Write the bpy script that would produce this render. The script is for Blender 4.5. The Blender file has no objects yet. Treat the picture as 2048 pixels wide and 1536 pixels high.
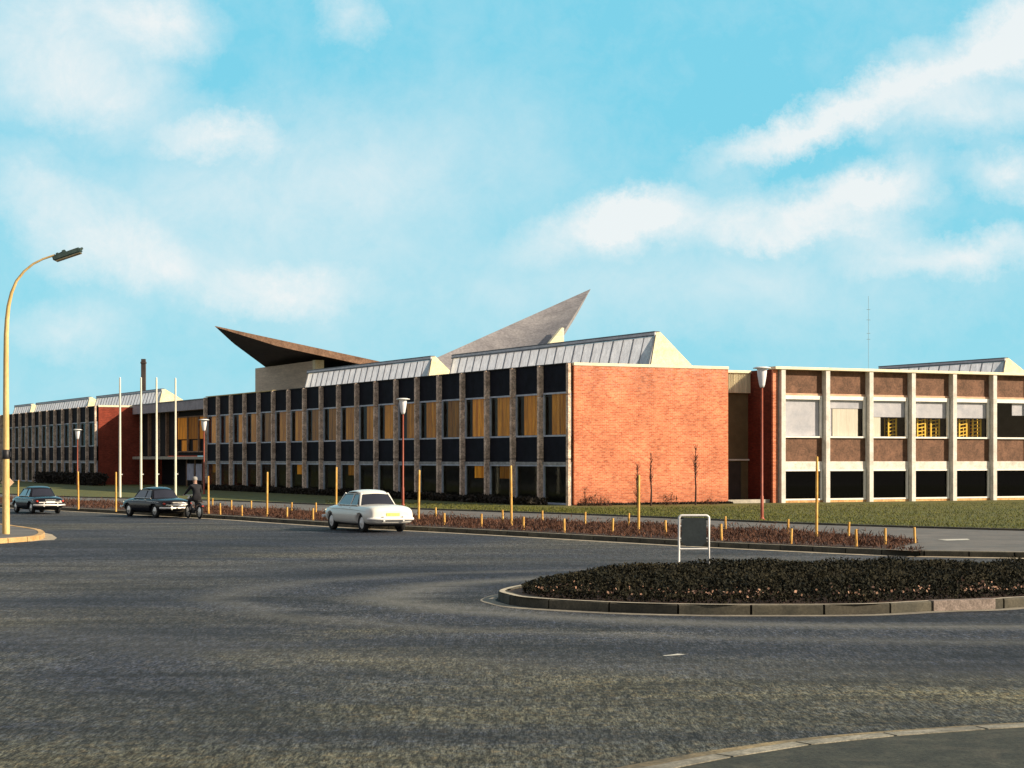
import bpy, bmesh, math, random
import numpy as np
from mathutils import Vector, Matrix, Quaternion
random.seed(7); np.random.seed(7)
R = math.radians
sc = bpy.context.scene
C = sc.collection
# ------------------------------------------------------------------ camera
F = 3726.6; HOR = 917.8; EYE = 2.45           # focal length and horizon in pixels of the 2048 px photograph
cam = bpy.data.cameras.new("camera"); camo = bpy.data.objects.new("camera", cam); C.objects.link(camo)
camo.location = (0, 0, EYE); camo.rotation_euler = (R(90), 0, 0)
cam.sensor_width = 36; cam.lens = F / 2048 * 36; cam.shift_y = (HOR - 768) / 2048
cam.clip_start = .5; cam.clip_end = 6000
sc.camera = camo
# ------------------------------------------------------------------ light
SUN_E = R(27); sx, sy = .95, -.312
sd = Vector((sx * math.cos(SUN_E), sy * math.cos(SUN_E), math.sin(SUN_E))).normalized()
sl = bpy.data.lights.new("sun", 'SUN'); sl.energy = 5.0; sl.angle = R(.5); sl.color = (1, .83, .62)
so = bpy.data.objects.new("sun", sl); C.objects.link(so); so.rotation_euler = sd.to_track_quat('Z', 'Y').to_euler()
sc.view_settings.view_transform = 'Standard'; sc.view_settings.look = 'None'
sc.view_settings.exposure = .42; sc.view_settings.gamma = 1
w = bpy.data.worlds.new("World"); sc.world = w; w.use_nodes = True
nt = w.node_tree; nt.nodes.clear(); N = nt.nodes.new; LK = nt.links.new
def M(op, a, b=None, c=None, clamp=False, T=None):
    T = T or nt
    n = T.nodes.new('ShaderNodeMath'); n.operation = op; n.use_clamp = clamp
    for i, v in enumerate((a, b, c)):
        if v is None: continue
        if isinstance(v, (int, float)): n.inputs[i].default_value = v
        else: T.links.new(v, n.inputs[i])
    return n.outputs[0]
sky = N('ShaderNodeTexSky'); sky.sky_type = 'NISHITA'; sky.sun_disc = False
sky.sun_elevation = SUN_E; sky.sun_rotation = math.atan2(sx, sy); sky.altitude = 50
tint = N('ShaderNodeMix'); tint.data_type = 'RGBA'; tint.blend_type = 'MULTIPLY'; tint.inputs[0].default_value = 1
LK(sky.outputs[0], tint.inputs[6]); tint.inputs[7].default_value = (1.0, 1.55, 1.35, 1)
flat = N('ShaderNodeMix'); flat.data_type = 'RGBA'; flat.inputs[0].default_value = .9
LK(tint.outputs[2], flat.inputs[6]); flat.inputs[7].default_value = (2.0, 6.35, 8.1, 1)
tc = N('ShaderNodeTexCoord'); sep = N('ShaderNodeSeparateXYZ'); LK(tc.outputs['Generated'], sep.inputs[0])
yy = M('MAXIMUM', sep.outputs[1], .15)
u = M('DIVIDE', sep.outputs[0], yy); v = M('DIVIDE', sep.outputs[2], yy)
cb = N('ShaderNodeCombineXYZ'); LK(u, cb.inputs[0]); LK(v, cb.inputs[1])
def noise(T, vec, scale, detail=6, rough=.6, dist=0):
    n = T.nodes.new('ShaderNodeTexNoise'); n.inputs['Scale'].default_value = scale
    n.inputs['Detail'].default_value = detail; n.inputs['Roughness'].default_value = rough
    n.inputs['Distortion'].default_value = dist
    T.links.new(vec, n.inputs['Vector']); return n
hz = N('ShaderNodeMix'); hz.data_type = 'RGBA'; LK(M('MULTIPLY', M('SUBTRACT', 1, M('DIVIDE', v, .16), clamp=True), .55), hz.inputs[0]); LK(flat.outputs[2], hz.inputs[6]); hz.inputs[7].default_value = (4.4, 7.6, 8.5, 1)
nw = noise(nt, cb.outputs[0], 13, 8, .72)
vs = N('ShaderNodeVectorMath'); vs.operation = 'SUBTRACT'; LK(nw.outputs['Color'], vs.inputs[0]); vs.inputs[1].default_value = (.5, .5, .5)
vm = N('ShaderNodeVectorMath'); vm.operation = 'SCALE'; LK(vs.outputs[0], vm.inputs[0]); vm.inputs['Scale'].default_value = .055
va = N('ShaderNodeVectorMath'); va.operation = 'ADD'; LK(cb.outputs[0], va.inputs[0]); LK(vm.outputs[0], va.inputs[1])
clouds = [(110, 70, 330, 190, 0, .85), (220, 190, 230, 110, -10, .6), (330, 30, 150, 90, 0, .8), (440, 268, 150, 55, -4, .75), (705, 30, 70, 75, 0, .65),
          (180, 460, 260, 110, -26, .6), (330, 545, 280, 90, -12, .45), (580, 590, 190, 60, 0, .6), (60, 350, 220, 110, -10, .4), (760, 330, 560, 230, 0, .42),
          (480, 420, 500, 260, 0, .4), (140, 650, 160, 70, 0, .5),
          (1930, 130, 330, 105, 24, .95), (1680, 225, 260, 62, 20, 1.1), (1500, 295, 190, 60, 18, .7), (2060, 60, 170, 110, 20, 1.1), (1950, 240, 260, 70, 8, .7),
          (1500, 425, 440, 85, 3, .95), (1250, 415, 170, 60, 12, .85), (1740, 380, 200, 70, 14, .95), (1180, 470, 220, 60, 8, .6), (2020, 355, 130, 70, 0, .95),
          (1920, 515, 280, 60, 3, .85), (1650, 470, 260, 45, 0, .6), (1550, 560, 700, 140, 0, .38), (900, 600, 700, 160, 0, .3)]
acc = None
for (cx, cy, rx, ry, rot, st) in clouds:
    mp = N('ShaderNodeMapping'); mp.vector_type = 'TEXTURE'
    mp.inputs['Location'].default_value = ((cx - 1024) / F, (HOR - cy) / F, 0)
    mp.inputs['Rotation'].default_value = (0, 0, R(rot)); mp.inputs['Scale'].default_value = (rx / F, ry / F, 1)
    LK(va.outputs[0], mp.inputs[0])
    g = N('ShaderNodeTexGradient'); g.gradient_type = 'SPHERICAL'; LK(mp.outputs[0], g.inputs[0])
    g2 = M('MULTIPLY', M('POWER', g.outputs['Fac'], 1.0), st)
    acc = g2 if acc is None else M('ADD', acc, g2)
nc = noise(nt, cb.outputs[0], 24, 10, .7, .5)
nb = noise(nt, cb.outputs[0], 8, 4, .55, .3)
k = M('MULTIPLY', acc, M('ADD', M('MULTIPLY', nc.outputs['Fac'], 1.5), .35))
k = M('ADD', k, M('MULTIPLY', M('SUBTRACT', nb.outputs['Fac'], .45), .55))
nv = noise(nt, cb.outputs[0], 45, 6, .7, .3)
k = M('ADD', k, M('MULTIPLY', M('SUBTRACT', nv.outputs['Fac'], .42), .35))
k = M('MULTIPLY', M('ADD', k, .0), .86, clamp=True)
k = M('MULTIPLY', M('POWER', k, .9), .84)
cm = N('ShaderNodeMix'); cm.data_type = 'RGBA'; LK(k, cm.inputs[0]); LK(hz.outputs[2], cm.inputs[6]); cm.inputs[7].default_value = (9.2, 9.1, 8.95, 1)
# the bright northern sky in front; the rest of the dome is dimmed and warmed as unseen fill for the shade
fwd = M('SMOOTH_MIN', M('MULTIPLY', M('SUBTRACT', sep.outputs[1], .5), 3.0, clamp=True), 1, 0, clamp=True)
rest = N('ShaderNodeMix'); rest.data_type = 'RGBA'; rest.inputs[0].default_value = .6; LK(sky.outputs[0], rest.inputs[6]); rest.inputs[7].default_value = (4.7, 4.35, 4.0, 1)
dome = N('ShaderNodeMix'); dome.data_type = 'RGBA'; LK(fwd, dome.inputs[0]); LK(rest.outputs[2], dome.inputs[6]); LK(cm.outputs[2], dome.inputs[7])
bg = N('ShaderNodeBackground'); LK(dome.outputs[2], bg.inputs[0]); bg.inputs[1].default_value = .078
ow = N('ShaderNodeOutputWorld'); LK(bg.outputs[0], ow.inputs[0])

# ------------------------------------------------------------------ helpers
def tag(o, label=None, cat=None, group=None, kind=None):
    if label: o['label'] = label
    if cat: o['category'] = cat
    if group: o['group'] = group
    if kind: o['kind'] = kind
    return o
def G(px, py, z=0.0):
    Y = F * (EYE - z) / (py - HOR)
    return Vector(((px - 1024) / F * Y, Y, z))
def P(px, py, Y):
    return Vector(((px - 1024) / F * Y, Y, EYE + (HOR - py) / F * Y))
class MB:
    def __init__(s): s.v = []; s.f = []; s.sm = []
    def add(s, vs, fs, smooth=False):
        b = len(s.v); s.v += [tuple(p) for p in vs]
        for f in fs: s.f.append(tuple(b + i for i in f)); s.sm.append(smooth)
        return s
    def box(s, x0, x1, y0, y1, z0, z1, bev=0):
        if bev:
            bm = bmesh.new(); bmesh.ops.create_cube(bm, size=1)
            for q in bm.verts: q.co = Vector(((x0 + x1) / 2 + q.co.x * (x1 - x0), (y0 + y1) / 2 + q.co.y * (y1 - y0), (z0 + z1) / 2 + q.co.z * (z1 - z0)))
            bmesh.ops.bevel(bm, geom=bm.edges[:], offset=bev, segments=2, affect='EDGES')
            bm.verts.index_update(); s.add([q.co for q in bm.verts], [[q.index for q in f.verts] for f in bm.faces]); bm.free(); return s
        v = [(x, y, z) for z in (z0, z1) for y in (y0, y1) for x in (x0, x1)]
        return s.add(v, [(0, 2, 3, 1), (4, 5, 7, 6), (0, 1, 5, 4), (2, 6, 7, 3), (0, 4, 6, 2), (1, 3, 7, 5)])
    def hexa(s, a, b):   # a,b: two quads (4 points each)
        return s.add(list(a) + list(b), [(3, 2, 1, 0), (4, 5, 6, 7), (0, 1, 5, 4), (1, 2, 6, 5), (2, 3, 7, 6), (3, 0, 4, 7)])
    def tube(s, pts, rad, n=10, cap=True):
        pts = [Vector(p) for p in pts]; rad = rad if isinstance(rad, (list, tuple)) else [rad] * len(pts)
        b = []; ref = Vector((0, 0, 1)) if abs((pts[-1] - pts[0]).normalized().z) < .9 else Vector((1, 0, 0))
        for i, p in enumerate(pts):
            d = (pts[min(i + 1, len(pts) - 1)] - pts[max(i - 1, 0)]).normalized()
            a = d.cross(ref); 
            if a.length < 1e-4: a = d.cross(Vector((0, 1, 0)))
            a.normalize(); c = d.cross(a)
            b += [p + (a * math.cos(t * 2 * math.pi / n) + c * math.sin(t * 2 * math.pi / n)) * rad[i] for t in range(n)]
        fs = [(i * n + j, i * n + (j + 1) % n, (i + 1) * n + (j + 1) % n, (i + 1) * n + j) for i in range(len(pts) - 1) for j in range(n)]
        s.add(b, fs, True)
        if cap: s.add(b[:n], [tuple(range(n))]); s.add(b[-n:], [tuple(reversed(range(n)))])
        return s
    def lathe(s, prof, cen=(0, 0, 0), n=20, axis='z'):
        c = Vector(cen); b = []
        for (r, h) in prof:
            for t in range(n):
                a = 2 * math.pi * t / n; q = (r * math.cos(a), r * math.sin(a), h)
                if axis == 'y': q = (q[0], q[2], q[1])
                b.append(c + Vector(q))
        fs = [(i * n + j, i * n + (j + 1) % n, (i + 1) * n + (j + 1) % n, (i + 1) * n + j) for i in range(len(prof) - 1) for j in range(n)]
        return s.add(b, fs, True)
    def build(s, name, mat, parent=None, recalc=True, loc=None, subd=0):
        me = bpy.data.meshes.new(name); me.from_pydata(s.v, [], s.f)
        me.polygons.foreach_set('use_smooth', s.sm)
        if recalc:
            bm = bmesh.new(); bm.from_mesh(me); bmesh.ops.recalc_face_normals(bm, faces=bm.faces[:]); bm.to_mesh(me); bm.free()
        me.materials.append(mat); me.update()
        o = bpy.data.objects.new(name, me); C.objects.link(o)
        if parent: o.parent = parent
        if loc: o.location = loc
        if subd: m = o.modifiers.new('s', 'SUBSURF'); m.levels = subd; m.render_levels = subd
        return o
def empty(name, loc=(0, 0, 0), rz=0, label=None, cat=None, group=None):
    o = bpy.data.objects.new(name, None); C.objects.link(o); o.location = loc; o.rotation_euler = (0, 0, rz); o.empty_display_size = .2
    return tag(o, label, cat, group)
def kids(o): return [c for c in bpy.data.objects if c.parent == o]
def copy_tree(o, parent=None, off=None):
    c = o.copy(); C.objects.link(c)
    if parent: c.parent = parent
    if off is not None: c.location = Vector(o.location) + Vector(off)
    for ch in kids(o): copy_tree(ch, c)
    return c

# ------------------------------------------------------------------ materials
def principled(name):
    m = bpy.data.materials.new(name); m.use_nodes = True
    return m, m.node_tree, m.node_tree.nodes['Principled BSDF']
def ramp(T, fac, stops):
    r = T.nodes.new('ShaderNodeValToRGB'); T.links.new(fac, r.inputs[0]); e = r.color_ramp.elements
    while len(e) < len(stops): e.new(.5)
    for q, (p, c) in zip(e, stops): q.position = p; q.color = (*c, 1)
    return r.outputs[0]
def mixc(T, fac, a, b, mode='MIX'):
    n = T.nodes.new('ShaderNodeMix'); n.data_type = 'RGBA'; n.blend_type = mode
    for i, q in ((0, fac), (6, a), (7, b)):
        if isinstance(q, (int, float)): n.inputs[i].default_value = q
        elif isinstance(q, tuple): n.inputs[i].default_value = (*q, 1)
        else: T.links.new(q, n.inputs[i])
    return n.outputs[2]
def mottle(name, c1, c2, scale=3, rough=.8, fine=60, finek=.25, bump=.0, metal=0, island=0, spec=.5, coat=0, stretch=(1, 1, 1), dirt=None):
    m, T, B = principled(name)
    co = T.nodes.new('ShaderNodeTexCoord'); mp = T.nodes.new('ShaderNodeMapping'); mp.inputs['Scale'].default_value = stretch
    T.links.new(co.outputs['Object'], mp.inputs[0]); vec = mp.outputs[0]
    oi = T.nodes.new('ShaderNodeObjectInfo')
    vo = T.nodes.new('ShaderNodeVectorMath'); vo.operation = 'ADD'; T.links.new(vec, vo.inputs[0]); T.links.new(oi.outputs['Location'], vo.inputs[1]); vec = vo.outputs[0]
    a = noise(T, vec, scale, 5, .6); b = noise(T, vec, fine, 3, .7)
    col = ramp(T, a.outputs['Fac'], [(.3, c1), (.7, c2)])
    f = M('MULTIPLY', M('SUBTRACT', b.outputs['Fac'], .5, T=T), finek * 4, T=T)
    f = M('ADD', f, 1, T=T)
    if island:
        ge = T.nodes.new('ShaderNodeNewGeometry'); f = M('MULTIPLY', f, M('ADD', M('MULTIPLY', ge.outputs['Random Per Island'], island, T=T), 1 - island / 2, T=T), T=T)
    hs = T.nodes.new('ShaderNodeVectorMath'); hs.operation = 'SCALE'; T.links.new(col, hs.inputs[0]); T.links.new(f, hs.inputs['Scale'])
    out = hs.outputs[0]
    if dirt:
        d = noise(T, vec, dirt[1], 6, .7, 1.0); out = mixc(T, ramp(T, d.outputs['Fac'], [(.5, (0, 0, 0)), (.72, (dirt[2],) * 3)]), out, dirt[0])
    T.links.new(out, B.inputs['Base Color'])
    B.inputs['Roughness'].default_value = rough; B.inputs['Metallic'].default_value = metal; B.inputs['Specular IOR Level'].default_value = spec
    B.inputs['Coat Weight'].default_value = coat
    if bump:
        bp = T.nodes.new('ShaderNodeBump'); bp.inputs['Strength'].default_value = bump; bp.inputs['Distance'].default_value = .02
        T.links.new(b.outputs['Fac'], bp.inputs['Height']); T.links.new(bp.outputs[0], B.inputs['Normal'])
    return m
def brick_mat(name, c1, c2, mortar, pale=None):
    m, T, B = principled(name)
    co = T.nodes.new('ShaderNodeTexCoord'); s = T.nodes.new('ShaderNodeSeparateXYZ'); T.links.new(co.outputs['Object'], s.inputs[0])
    cbn = T.nodes.new('ShaderNodeCombineXYZ'); T.links.new(M('ADD', s.outputs[0], s.outputs[1], T=T), cbn.inputs[0]); T.links.new(s.outputs[2], cbn.inputs[1])
    br = T.nodes.new('ShaderNodeTexBrick'); T.links.new(cbn.outputs[0], br.inputs[0])
    br.inputs['Scale'].default_value = 1; br.inputs['Brick Width'].default_value = .25; br.inputs['Row Height'].default_value = .083
    br.inputs['Mortar Size'].default_value = .009; br.inputs['Bias'].default_value = -.1
    br.inputs['Color1'].default_value = (*c1, 1); br.inputs['Color2'].default_value = (*c2, 1); br.inputs['Mortar'].default_value = (*mortar, 1)
    a = noise(T, cbn.outputs[0], .55, 5, .65); f = M('ADD', M('MULTIPLY', a.outputs['Fac'], 1.4, T=T), .30, T=T)
    mp = T.nodes.new('ShaderNodeMapping'); mp.inputs['Scale'].default_value = (4.2, 9, 1); T.links.new(cbn.outputs[0], mp.inputs[0])
    b = noise(T, mp.outputs[0], 1, 6, .8); f = M('MULTIPLY', f, M('ADD', M('MULTIPLY', b.outputs['Fac'], 1.9, T=T), .05, T=T), T=T)
    hs = T.nodes.new('ShaderNodeVectorMath'); hs.operation = 'SCALE'; T.links.new(br.outputs[0], hs.inputs[0]); T.links.new(f, hs.inputs['Scale'])
    out = hs.outputs[0]
    if pale:   # efflorescence under the coping
        zf = M('MULTIPLY', M('SUBTRACT', s.outputs[2], 5.2, T=T), .45, clamp=True, T=T)
        n3 = noise(T, mp.outputs[0], .8, 7, .75); q = M('MULTIPLY', zf, M('MULTIPLY', M('SUBTRACT', n3.outputs['Fac'], .45, T=T), 3.2, clamp=True, T=T), T=T)
        out = mixc(T, q, out, pale)
        lf = M('MULTIPLY', M('SUBTRACT', 1.3, s.outputs[2], T=T), .7, clamp=True, T=T); n5 = noise(T, mp.outputs[0], .9, 6, .7)
        out = mixc(T, M('MULTIPLY', M('MULTIPLY', lf, n5.outputs['Fac'], T=T), .9, T=T), out, (.16, .07, .045))   # splash dirt at the foot
        # dark specks
        n4 = noise(T, mp.outputs[0], 2.4, 3, .6); out = mixc(T, ramp(T, n4.outputs['Fac'], [(.58, (0, 0, 0)), (.68, (.7,) * 3)]), out, (.10, .03, .025))
    T.links.new(out, B.inputs['Base Color']); B.inputs['Roughness'].default_value = .9; B.inputs['Specular IOR Level'].default_value = .2
    bp = T.nodes.new('ShaderNodeBump'); bp.inputs['Strength'].default_value = .4; bp.inputs['Distance'].default_value = .01; T.links.new(br.outputs['Fac'], bp.inputs['Height']); bp.invert = True
    T.links.new(bp.outputs[0], B.inputs['Normal'])
    return m
def glass_mat(name, tint=(.8, .85, .85), refl=.12, alpha=.8):
    m = bpy.data.materials.new(name); m.use_nodes = True; T = m.node_tree; T.nodes.clear()
    tr = T.nodes.new('ShaderNodeBsdfTransparent'); tr.inputs[0].default_value = (*[q * alpha for q in tint], 1)
    gl = T.nodes.new('ShaderNodeBsdfGlossy'); gl.inputs['Roughness'].default_value = .03; gl.inputs['Color'].default_value = (.9, .95, 1, 1)
    fr = T.nodes.new('ShaderNodeFresnel'); fr.inputs[0].default_value = 1.45
    mx = T.nodes.new('ShaderNodeMixShader'); ge = T.nodes.new('ShaderNodeNewGeometry'); T.links.new(M('MULTIPLY', M('MULTIPLY', fr.outputs[0], refl * 8, clamp=True, T=T), M('SUBTRACT', 1, ge.outputs['Backfacing'], T=T), T=T), mx.inputs[0]); T.links.new(tr.outputs[0], mx.inputs[1]); T.links.new(gl.outputs[0], mx.inputs[2])
    o = T.nodes.new('ShaderNodeOutputMaterial'); T.links.new(mx.outputs[0], o.inputs[0]); return m
def asphalt():
    m, T, B = principled('asphalt')
    co = T.nodes.new('ShaderNodeTexCoord'); vec = co.outputs['Object']
    def nz(sc_, st, d=5, r=.6, di=0):
        mp = T.nodes.new('ShaderNodeMapping'); mp.inputs['Scale'].default_value = st; T.links.new(vec, mp.inputs[0]); return noise(T, mp.outputs[0], sc_, d, r, di).outputs['Fac']
    big = nz(.09, (1, 1.6, 1), 4, .55, .6); mid = nz(.5, (.35, 1.2, 1), 6, .7, .8); gr = nz(9, (1, .16, 1), 6, .95); gr2 = nz(34, (1, .15, 1), 3, .9)
    col = ramp(T, big, [(.30, (.020, .022, .030)), (.5, (.040, .041, .044)), (.70, (.082, .074, .054))])
    f = M('ADD', M('MULTIPLY', M('SUBTRACT', mid, .5, T=T), 3.0, T=T), 1, T=T)
    f = M('MULTIPLY', f, M('ADD', M('MULTIPLY', M('SUBTRACT', gr, .5, T=T), 7.5, T=T), 1, T=T), T=T)
    f = M('MULTIPLY', f, M('ADD', M('MULTIPLY', M('SUBTRACT', gr2, .5, T=T), 8.0, T=T), 1, T=T), T=T)
    f = M('MINIMUM', M('MAXIMUM', f, .15, T=T), 3.6, T=T)
    hs = T.nodes.new('ShaderNodeVectorMath'); hs.operation = 'SCALE'; T.links.new(col, hs.inputs[0]); T.links.new(f, hs.inputs['Scale'])
    # colour of the aggregate varies
    cn = T.nodes.new('ShaderNodeTexNoise'); cn.inputs['Scale'].default_value = 9; cn.inputs['Detail'].default_value = 4; T.links.new(vec, cn.inputs['Vector'])
    out = mixc(T, .45, hs.outputs[0], mixc(T, 1.0, hs.outputs[0], ramp(T, cn.outputs['Fac'], [(.3, (.8, 1.0, 1.6)), (.5, (1, 1.1, .95)), (.7, (1.7, 1.2, .6))]), 'MULTIPLY'))
    sp_ = T.nodes.new('ShaderNodeSeparateXYZ'); T.links.new(vec, sp_.inputs[0])
    ny = M('ADD', M('MULTIPLY', M('SUBTRACT', 25, sp_.outputs[1], T=T), .12, T=T), M('MULTIPLY', M('SUBTRACT', big, .5, T=T), 5, T=T), clamp=True, T=T)   # dusty worn apron / newer bluish surface
    out = mixc(T, 1.0, out, mixc(T, ny, (1.02, 1.05, 1.22), (1.38, 1.36, 1.10)), 'MULTIPLY')
    # worn dusty lanes curving round the island
    s = T.nodes.new('ShaderNodeSeparateXYZ'); T.links.new(vec, s.inputs[0])
    dx = M('SUBTRACT', s.outputs[0], 6.5, T=T); dy = M('SUBTRACT', s.outputs[1], 33.6, T=T)
    rr = M('SQRT', M('ADD', M('POWER', M('MULTIPLY', dx, .74, T=T), 2, T=T), M('POWER', dy, 2, T=T), T=T), T=T)
    rr = M('ADD', rr, M('MULTIPLY', mid, 1.6, T=T), T=T)
    for (r0, wd, am) in ((7.2, .8, .65), (9.4, .6, .35), (13.0, 1.6, .15)):
        q = M('SUBTRACT', 1, M('DIVIDE', M('ABSOLUTE', M('SUBTRACT', rr, r0, T=T), T=T), wd, T=T), clamp=True, T=T)
        q = M('MULTIPLY', M('MULTIPLY', q, am, T=T), M('ADD', .3, gr, T=T), T=T); out = mixc(T, q, out, (.20, .195, .17))
    for (r0, wd, am) in ((11.2, 1.8, .3), (6.1, .8, .35)):
        q = M('SUBTRACT', 1, M('DIVIDE', M('ABSOLUTE', M('SUBTRACT', rr, r0, T=T), T=T), wd, T=T), clamp=True, T=T)
        out = mixc(T, M('MULTIPLY', q, am, T=T), out, (.012, .014, .018))
    T.links.new(out, B.inputs['Base Color']); B.inputs['Roughness'].default_value = .88; B.inputs['Specular IOR Level'].default_value = .25
    bp = T.nodes.new('ShaderNodeBump'); bp.inputs['Strength'].default_value = .35; bp.inputs['Distance'].default_value = .01; T.links.new(gr2, bp.inputs['Height']); T.links.new(bp.outputs[0], B.inputs['Normal'])
    return m
mt = {}
mt['asphalt'] = asphalt()
mt['earth'] = mottle('earth', (.05, .04, .025), (.09, .08, .05), .5, .95)
mt['pave'] = mottle('pavement_grey', (.10, .10, .095), (.17, .155, .14), .7, .9, 25, .3, dirt=((.05, .045, .04), 1.3, .6))
mt['nearpave'] = mottle('near_pavement', (.014, .017, .012), (.040, .043, .030), 3.2, .92, 30, .9, .3, dirt=((.16, .14, .10), 2.2, .35))
mt['grass'] = mottle('grass', (.045, .066, .009), (.14, .135, .022), .9, .95, 9, .45, .6, stretch=(1, 1, 1), dirt=((.11, .075, .035), 1.1, .6))
mt['dead'] = mottle('rough_ground', (.03, .02, .012), (.08, .05, .03), 1.5, .95, 14, .5)
mt['soil'] = mottle('soil', (.035, .018, .012), (.07, .035, .02), 2, .95, 20, .4)
mt['kerb'] = mottle('sunlit_kerb_top', (.32, .28, .21), (.56, .50, .38), 3, .85, 30, .3, .2, island=.5)  # kerb tops only: sunlight put into this pale tone
mt['kerbface'] = mottle('shaded_kerb', (.035, .036, .028), (.10, .09, .065), 2, .9, 25, .35, .2, island=.55)  # darker kerb copy: shade of the faces put into the colour
mt['gutter'] = mottle('gutter_dust', (.26, .22, .16), (.55, .47, .34), 2.2, .92, 22, .4)
mt['paint_line'] = mottle('road_paint', (.45, .44, .38), (.7, .68, .6), 6, .8)
mt['brick'] = brick_mat('red_brick', (.80, .26, .125), (.50, .125, .055), (.66, .36, .24), (.72, .42, .34))
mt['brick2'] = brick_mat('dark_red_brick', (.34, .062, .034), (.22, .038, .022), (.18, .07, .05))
mt['coping'] = mottle('cream_coping', (.78, .70, .48), (.95, .88, .68), 3, .7, 20, .1)
mt['coping2'] = mottle('tan_edge', (.55, .45, .22), (.75, .6, .3), 3, .7, 20, .1)
mt['fin'] = mottle('exposed_aggregate', (.42, .30, .22), (.98, .78, .62), 2.4, .9, 11, .6, .3)
mt['finW'] = mottle('white_concrete', (.60, .57, .51), (.82, .79, .73), 2.5, .8, 18, .2, dirt=((.36, .32, .26), 1.2, .5))
mt['navy'] = mottle('dark_blue_panel', (.007, .008, .013), (.015, .017, .028), 1.5, .7, 14, .35, spec=.08)
mt['brown'] = mottle('brown_panel', (.085, .042, .022), (.19, .095, .055), 1.6, .8, 12, .55, .2, dirt=((.30, .15, .09), 2.0, .6))
mt['frameL'] = mottle('pale_blue_frame', (.34, .40, .50), (.58, .64, .76), 3, .5)
mt['frameW'] = mottle('white_frame', (.78, .77, .70), (.95, .93, .86), 3, .5, 30, .08)
mt['band'] = mottle('grey_concrete_band', (.2, .21, .22), (.45, .46, .47), 3, .8, 12, .4)
mt['glass'] = glass_mat('window_glass', (.92, .95, .9), .04, 1.0)
mt['glassR'] = glass_mat('clear_glass', (.97, .97, .97), .05, 1.0)
mt['glassD'] = glass_mat('dark_glass', (.25, .3, .3), .05, .6)
mt['orange'] = mottle('orange_curtain', (.40, .11, .008), (1.0, .40, .03), 1.2, .8, 7, .35, stretch=(1, 5.0, .22), dirt=((.035, .015, .006), .55, .9))
T_ = mt['orange'].node_tree; B_ = T_.nodes['Principled BSDF']; oi_ = T_.nodes.new('ShaderNodeObjectInfo'); sc_ = T_.nodes.new('ShaderNodeVectorMath'); sc_.operation = 'SCALE'
T_.links.new(B_.inputs['Base Color'].links[0].from_socket, sc_.inputs[0]); T_.links.new(M('ADD', M('MULTIPLY', oi_.outputs['Random'], .75, T=T_), .3, T=T_), sc_.inputs['Scale'])
T_.links.new(sc_.outputs[0], B_.inputs['Base Color']); T_.links.new(sc_.outputs[0], B_.inputs['Emission Color']); B_.inputs['Emission Strength'].default_value = .15   # glow added to the cloth itself to brighten it, no lamp behind
mt['blind'] = mottle('grey_blind', (.42, .44, .50), (.58, .58, .62), 2, .9, 20, .1)
mt['cream'] = mottle('cream_curtain', (.60, .56, .46), (.74, .70, .60), 2, .9, 9, .15, stretch=(6, 6, .3))
mt['yellow'] = mottle('yellow_paint', (.75, .45, .03), (.9, .62, .06), 3, .6)
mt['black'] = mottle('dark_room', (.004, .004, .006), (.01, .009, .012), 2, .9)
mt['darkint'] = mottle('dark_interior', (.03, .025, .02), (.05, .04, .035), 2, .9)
mt['skyl'] = mottle('wired_roof_glazing', (.70, .73, .80), (.88, .90, .95), 1.2, .35, 5, .25, stretch=(1, 1, .5))
T_ = mt['skyl'].node_tree; B_ = T_.nodes['Principled BSDF']; tr_ = T_.nodes.new('ShaderNodeBsdfTranslucent'); T_.links.new(B_.inputs['Base Color'].links[0].from_socket, tr_.inputs[0])
mx_ = T_.nodes.new('ShaderNodeMixShader'); mx_.inputs[0].default_value = .55; T_.links.new(B_.outputs[0], mx_.inputs[1]); T_.links.new(tr_.outputs[0], mx_.inputs[2]); T_.links.new(mx_.outputs[0], T_.nodes['Material Output'].inputs[0])
mt['roofglass'] = glass_mat('clear_roof_glass', (.95, .96, .98), .05, 1.0)
mt['lead'] = mottle('lead_flashing', (.07, .08, .10), (.17, .18, .2), 2, .5)
mt['barlead'] = mottle('zinc_bars', (.30, .31, .34), (.44, .45, .48), 2, .5)
mt['pale_flash'] = mottle('pale_flashing', (.55, .56, .6), (.75, .76, .8), 2, .5)
mt['gable'] = mottle('cream_gable', (.80, .72, .42), (.95, .90, .66), 2.2, .85, 12, .25)
mt['shell'] = mottle('concrete_shell', (.19, .185, .20), (.30, .29, .295), .5, .85, 5, .35, stretch=(1, 1, 1), dirt=((.12, .115, .12), .35, .6))
mt['fascia'] = mottle('brown_fascia', (.18, .10, .06), (.36, .22, .14), 2, .8, 8, .3)
mt['hallwall'] = mottle('beige_boarding', (.55, .44, .32), (.75, .62, .46), .8, .85, 6, .25, stretch=(.3, .3, 4))
mt['roofing'] = mottle('roof_felt', (.05, .05, .05), (.09, .09, .09), 1, .9)
mt['corr'] = mottle('corrugated_cream', (.55, .5, .36), (.85, .78, .58), 1, .7, 6, .3, stretch=(7, 7, .2))
mt['greyfascia'] = mottle('grey_fascia', (.30, .28, .32), (.46, .43, .48), 1.2, .8, 9, .25)
mt['pole_y'] = mottle('yellow_wood', (.60, .30, .045), (.88, .56, .16), 4, .7, 30, .25)
mt['pole_w'] = mottle('cream_painted_pole', (.82, .78, .58), (.95, .92, .78), 2, .5)
mt['pole_r'] = mottle('red_brown_pole', (.26, .045, .02), (.42, .09, .04), 3, .5)
mt['pole_o'] = mottle('ochre_pole', (.62, .40, .12), (.85, .62, .28), 1.5, .6, 12, .25, stretch=(3, 3, .5))
mt['white'] = mottle('white_enamel', (.80, .80, .78), (.92, .92, .90), 3, .4, 30, .05)
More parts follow.
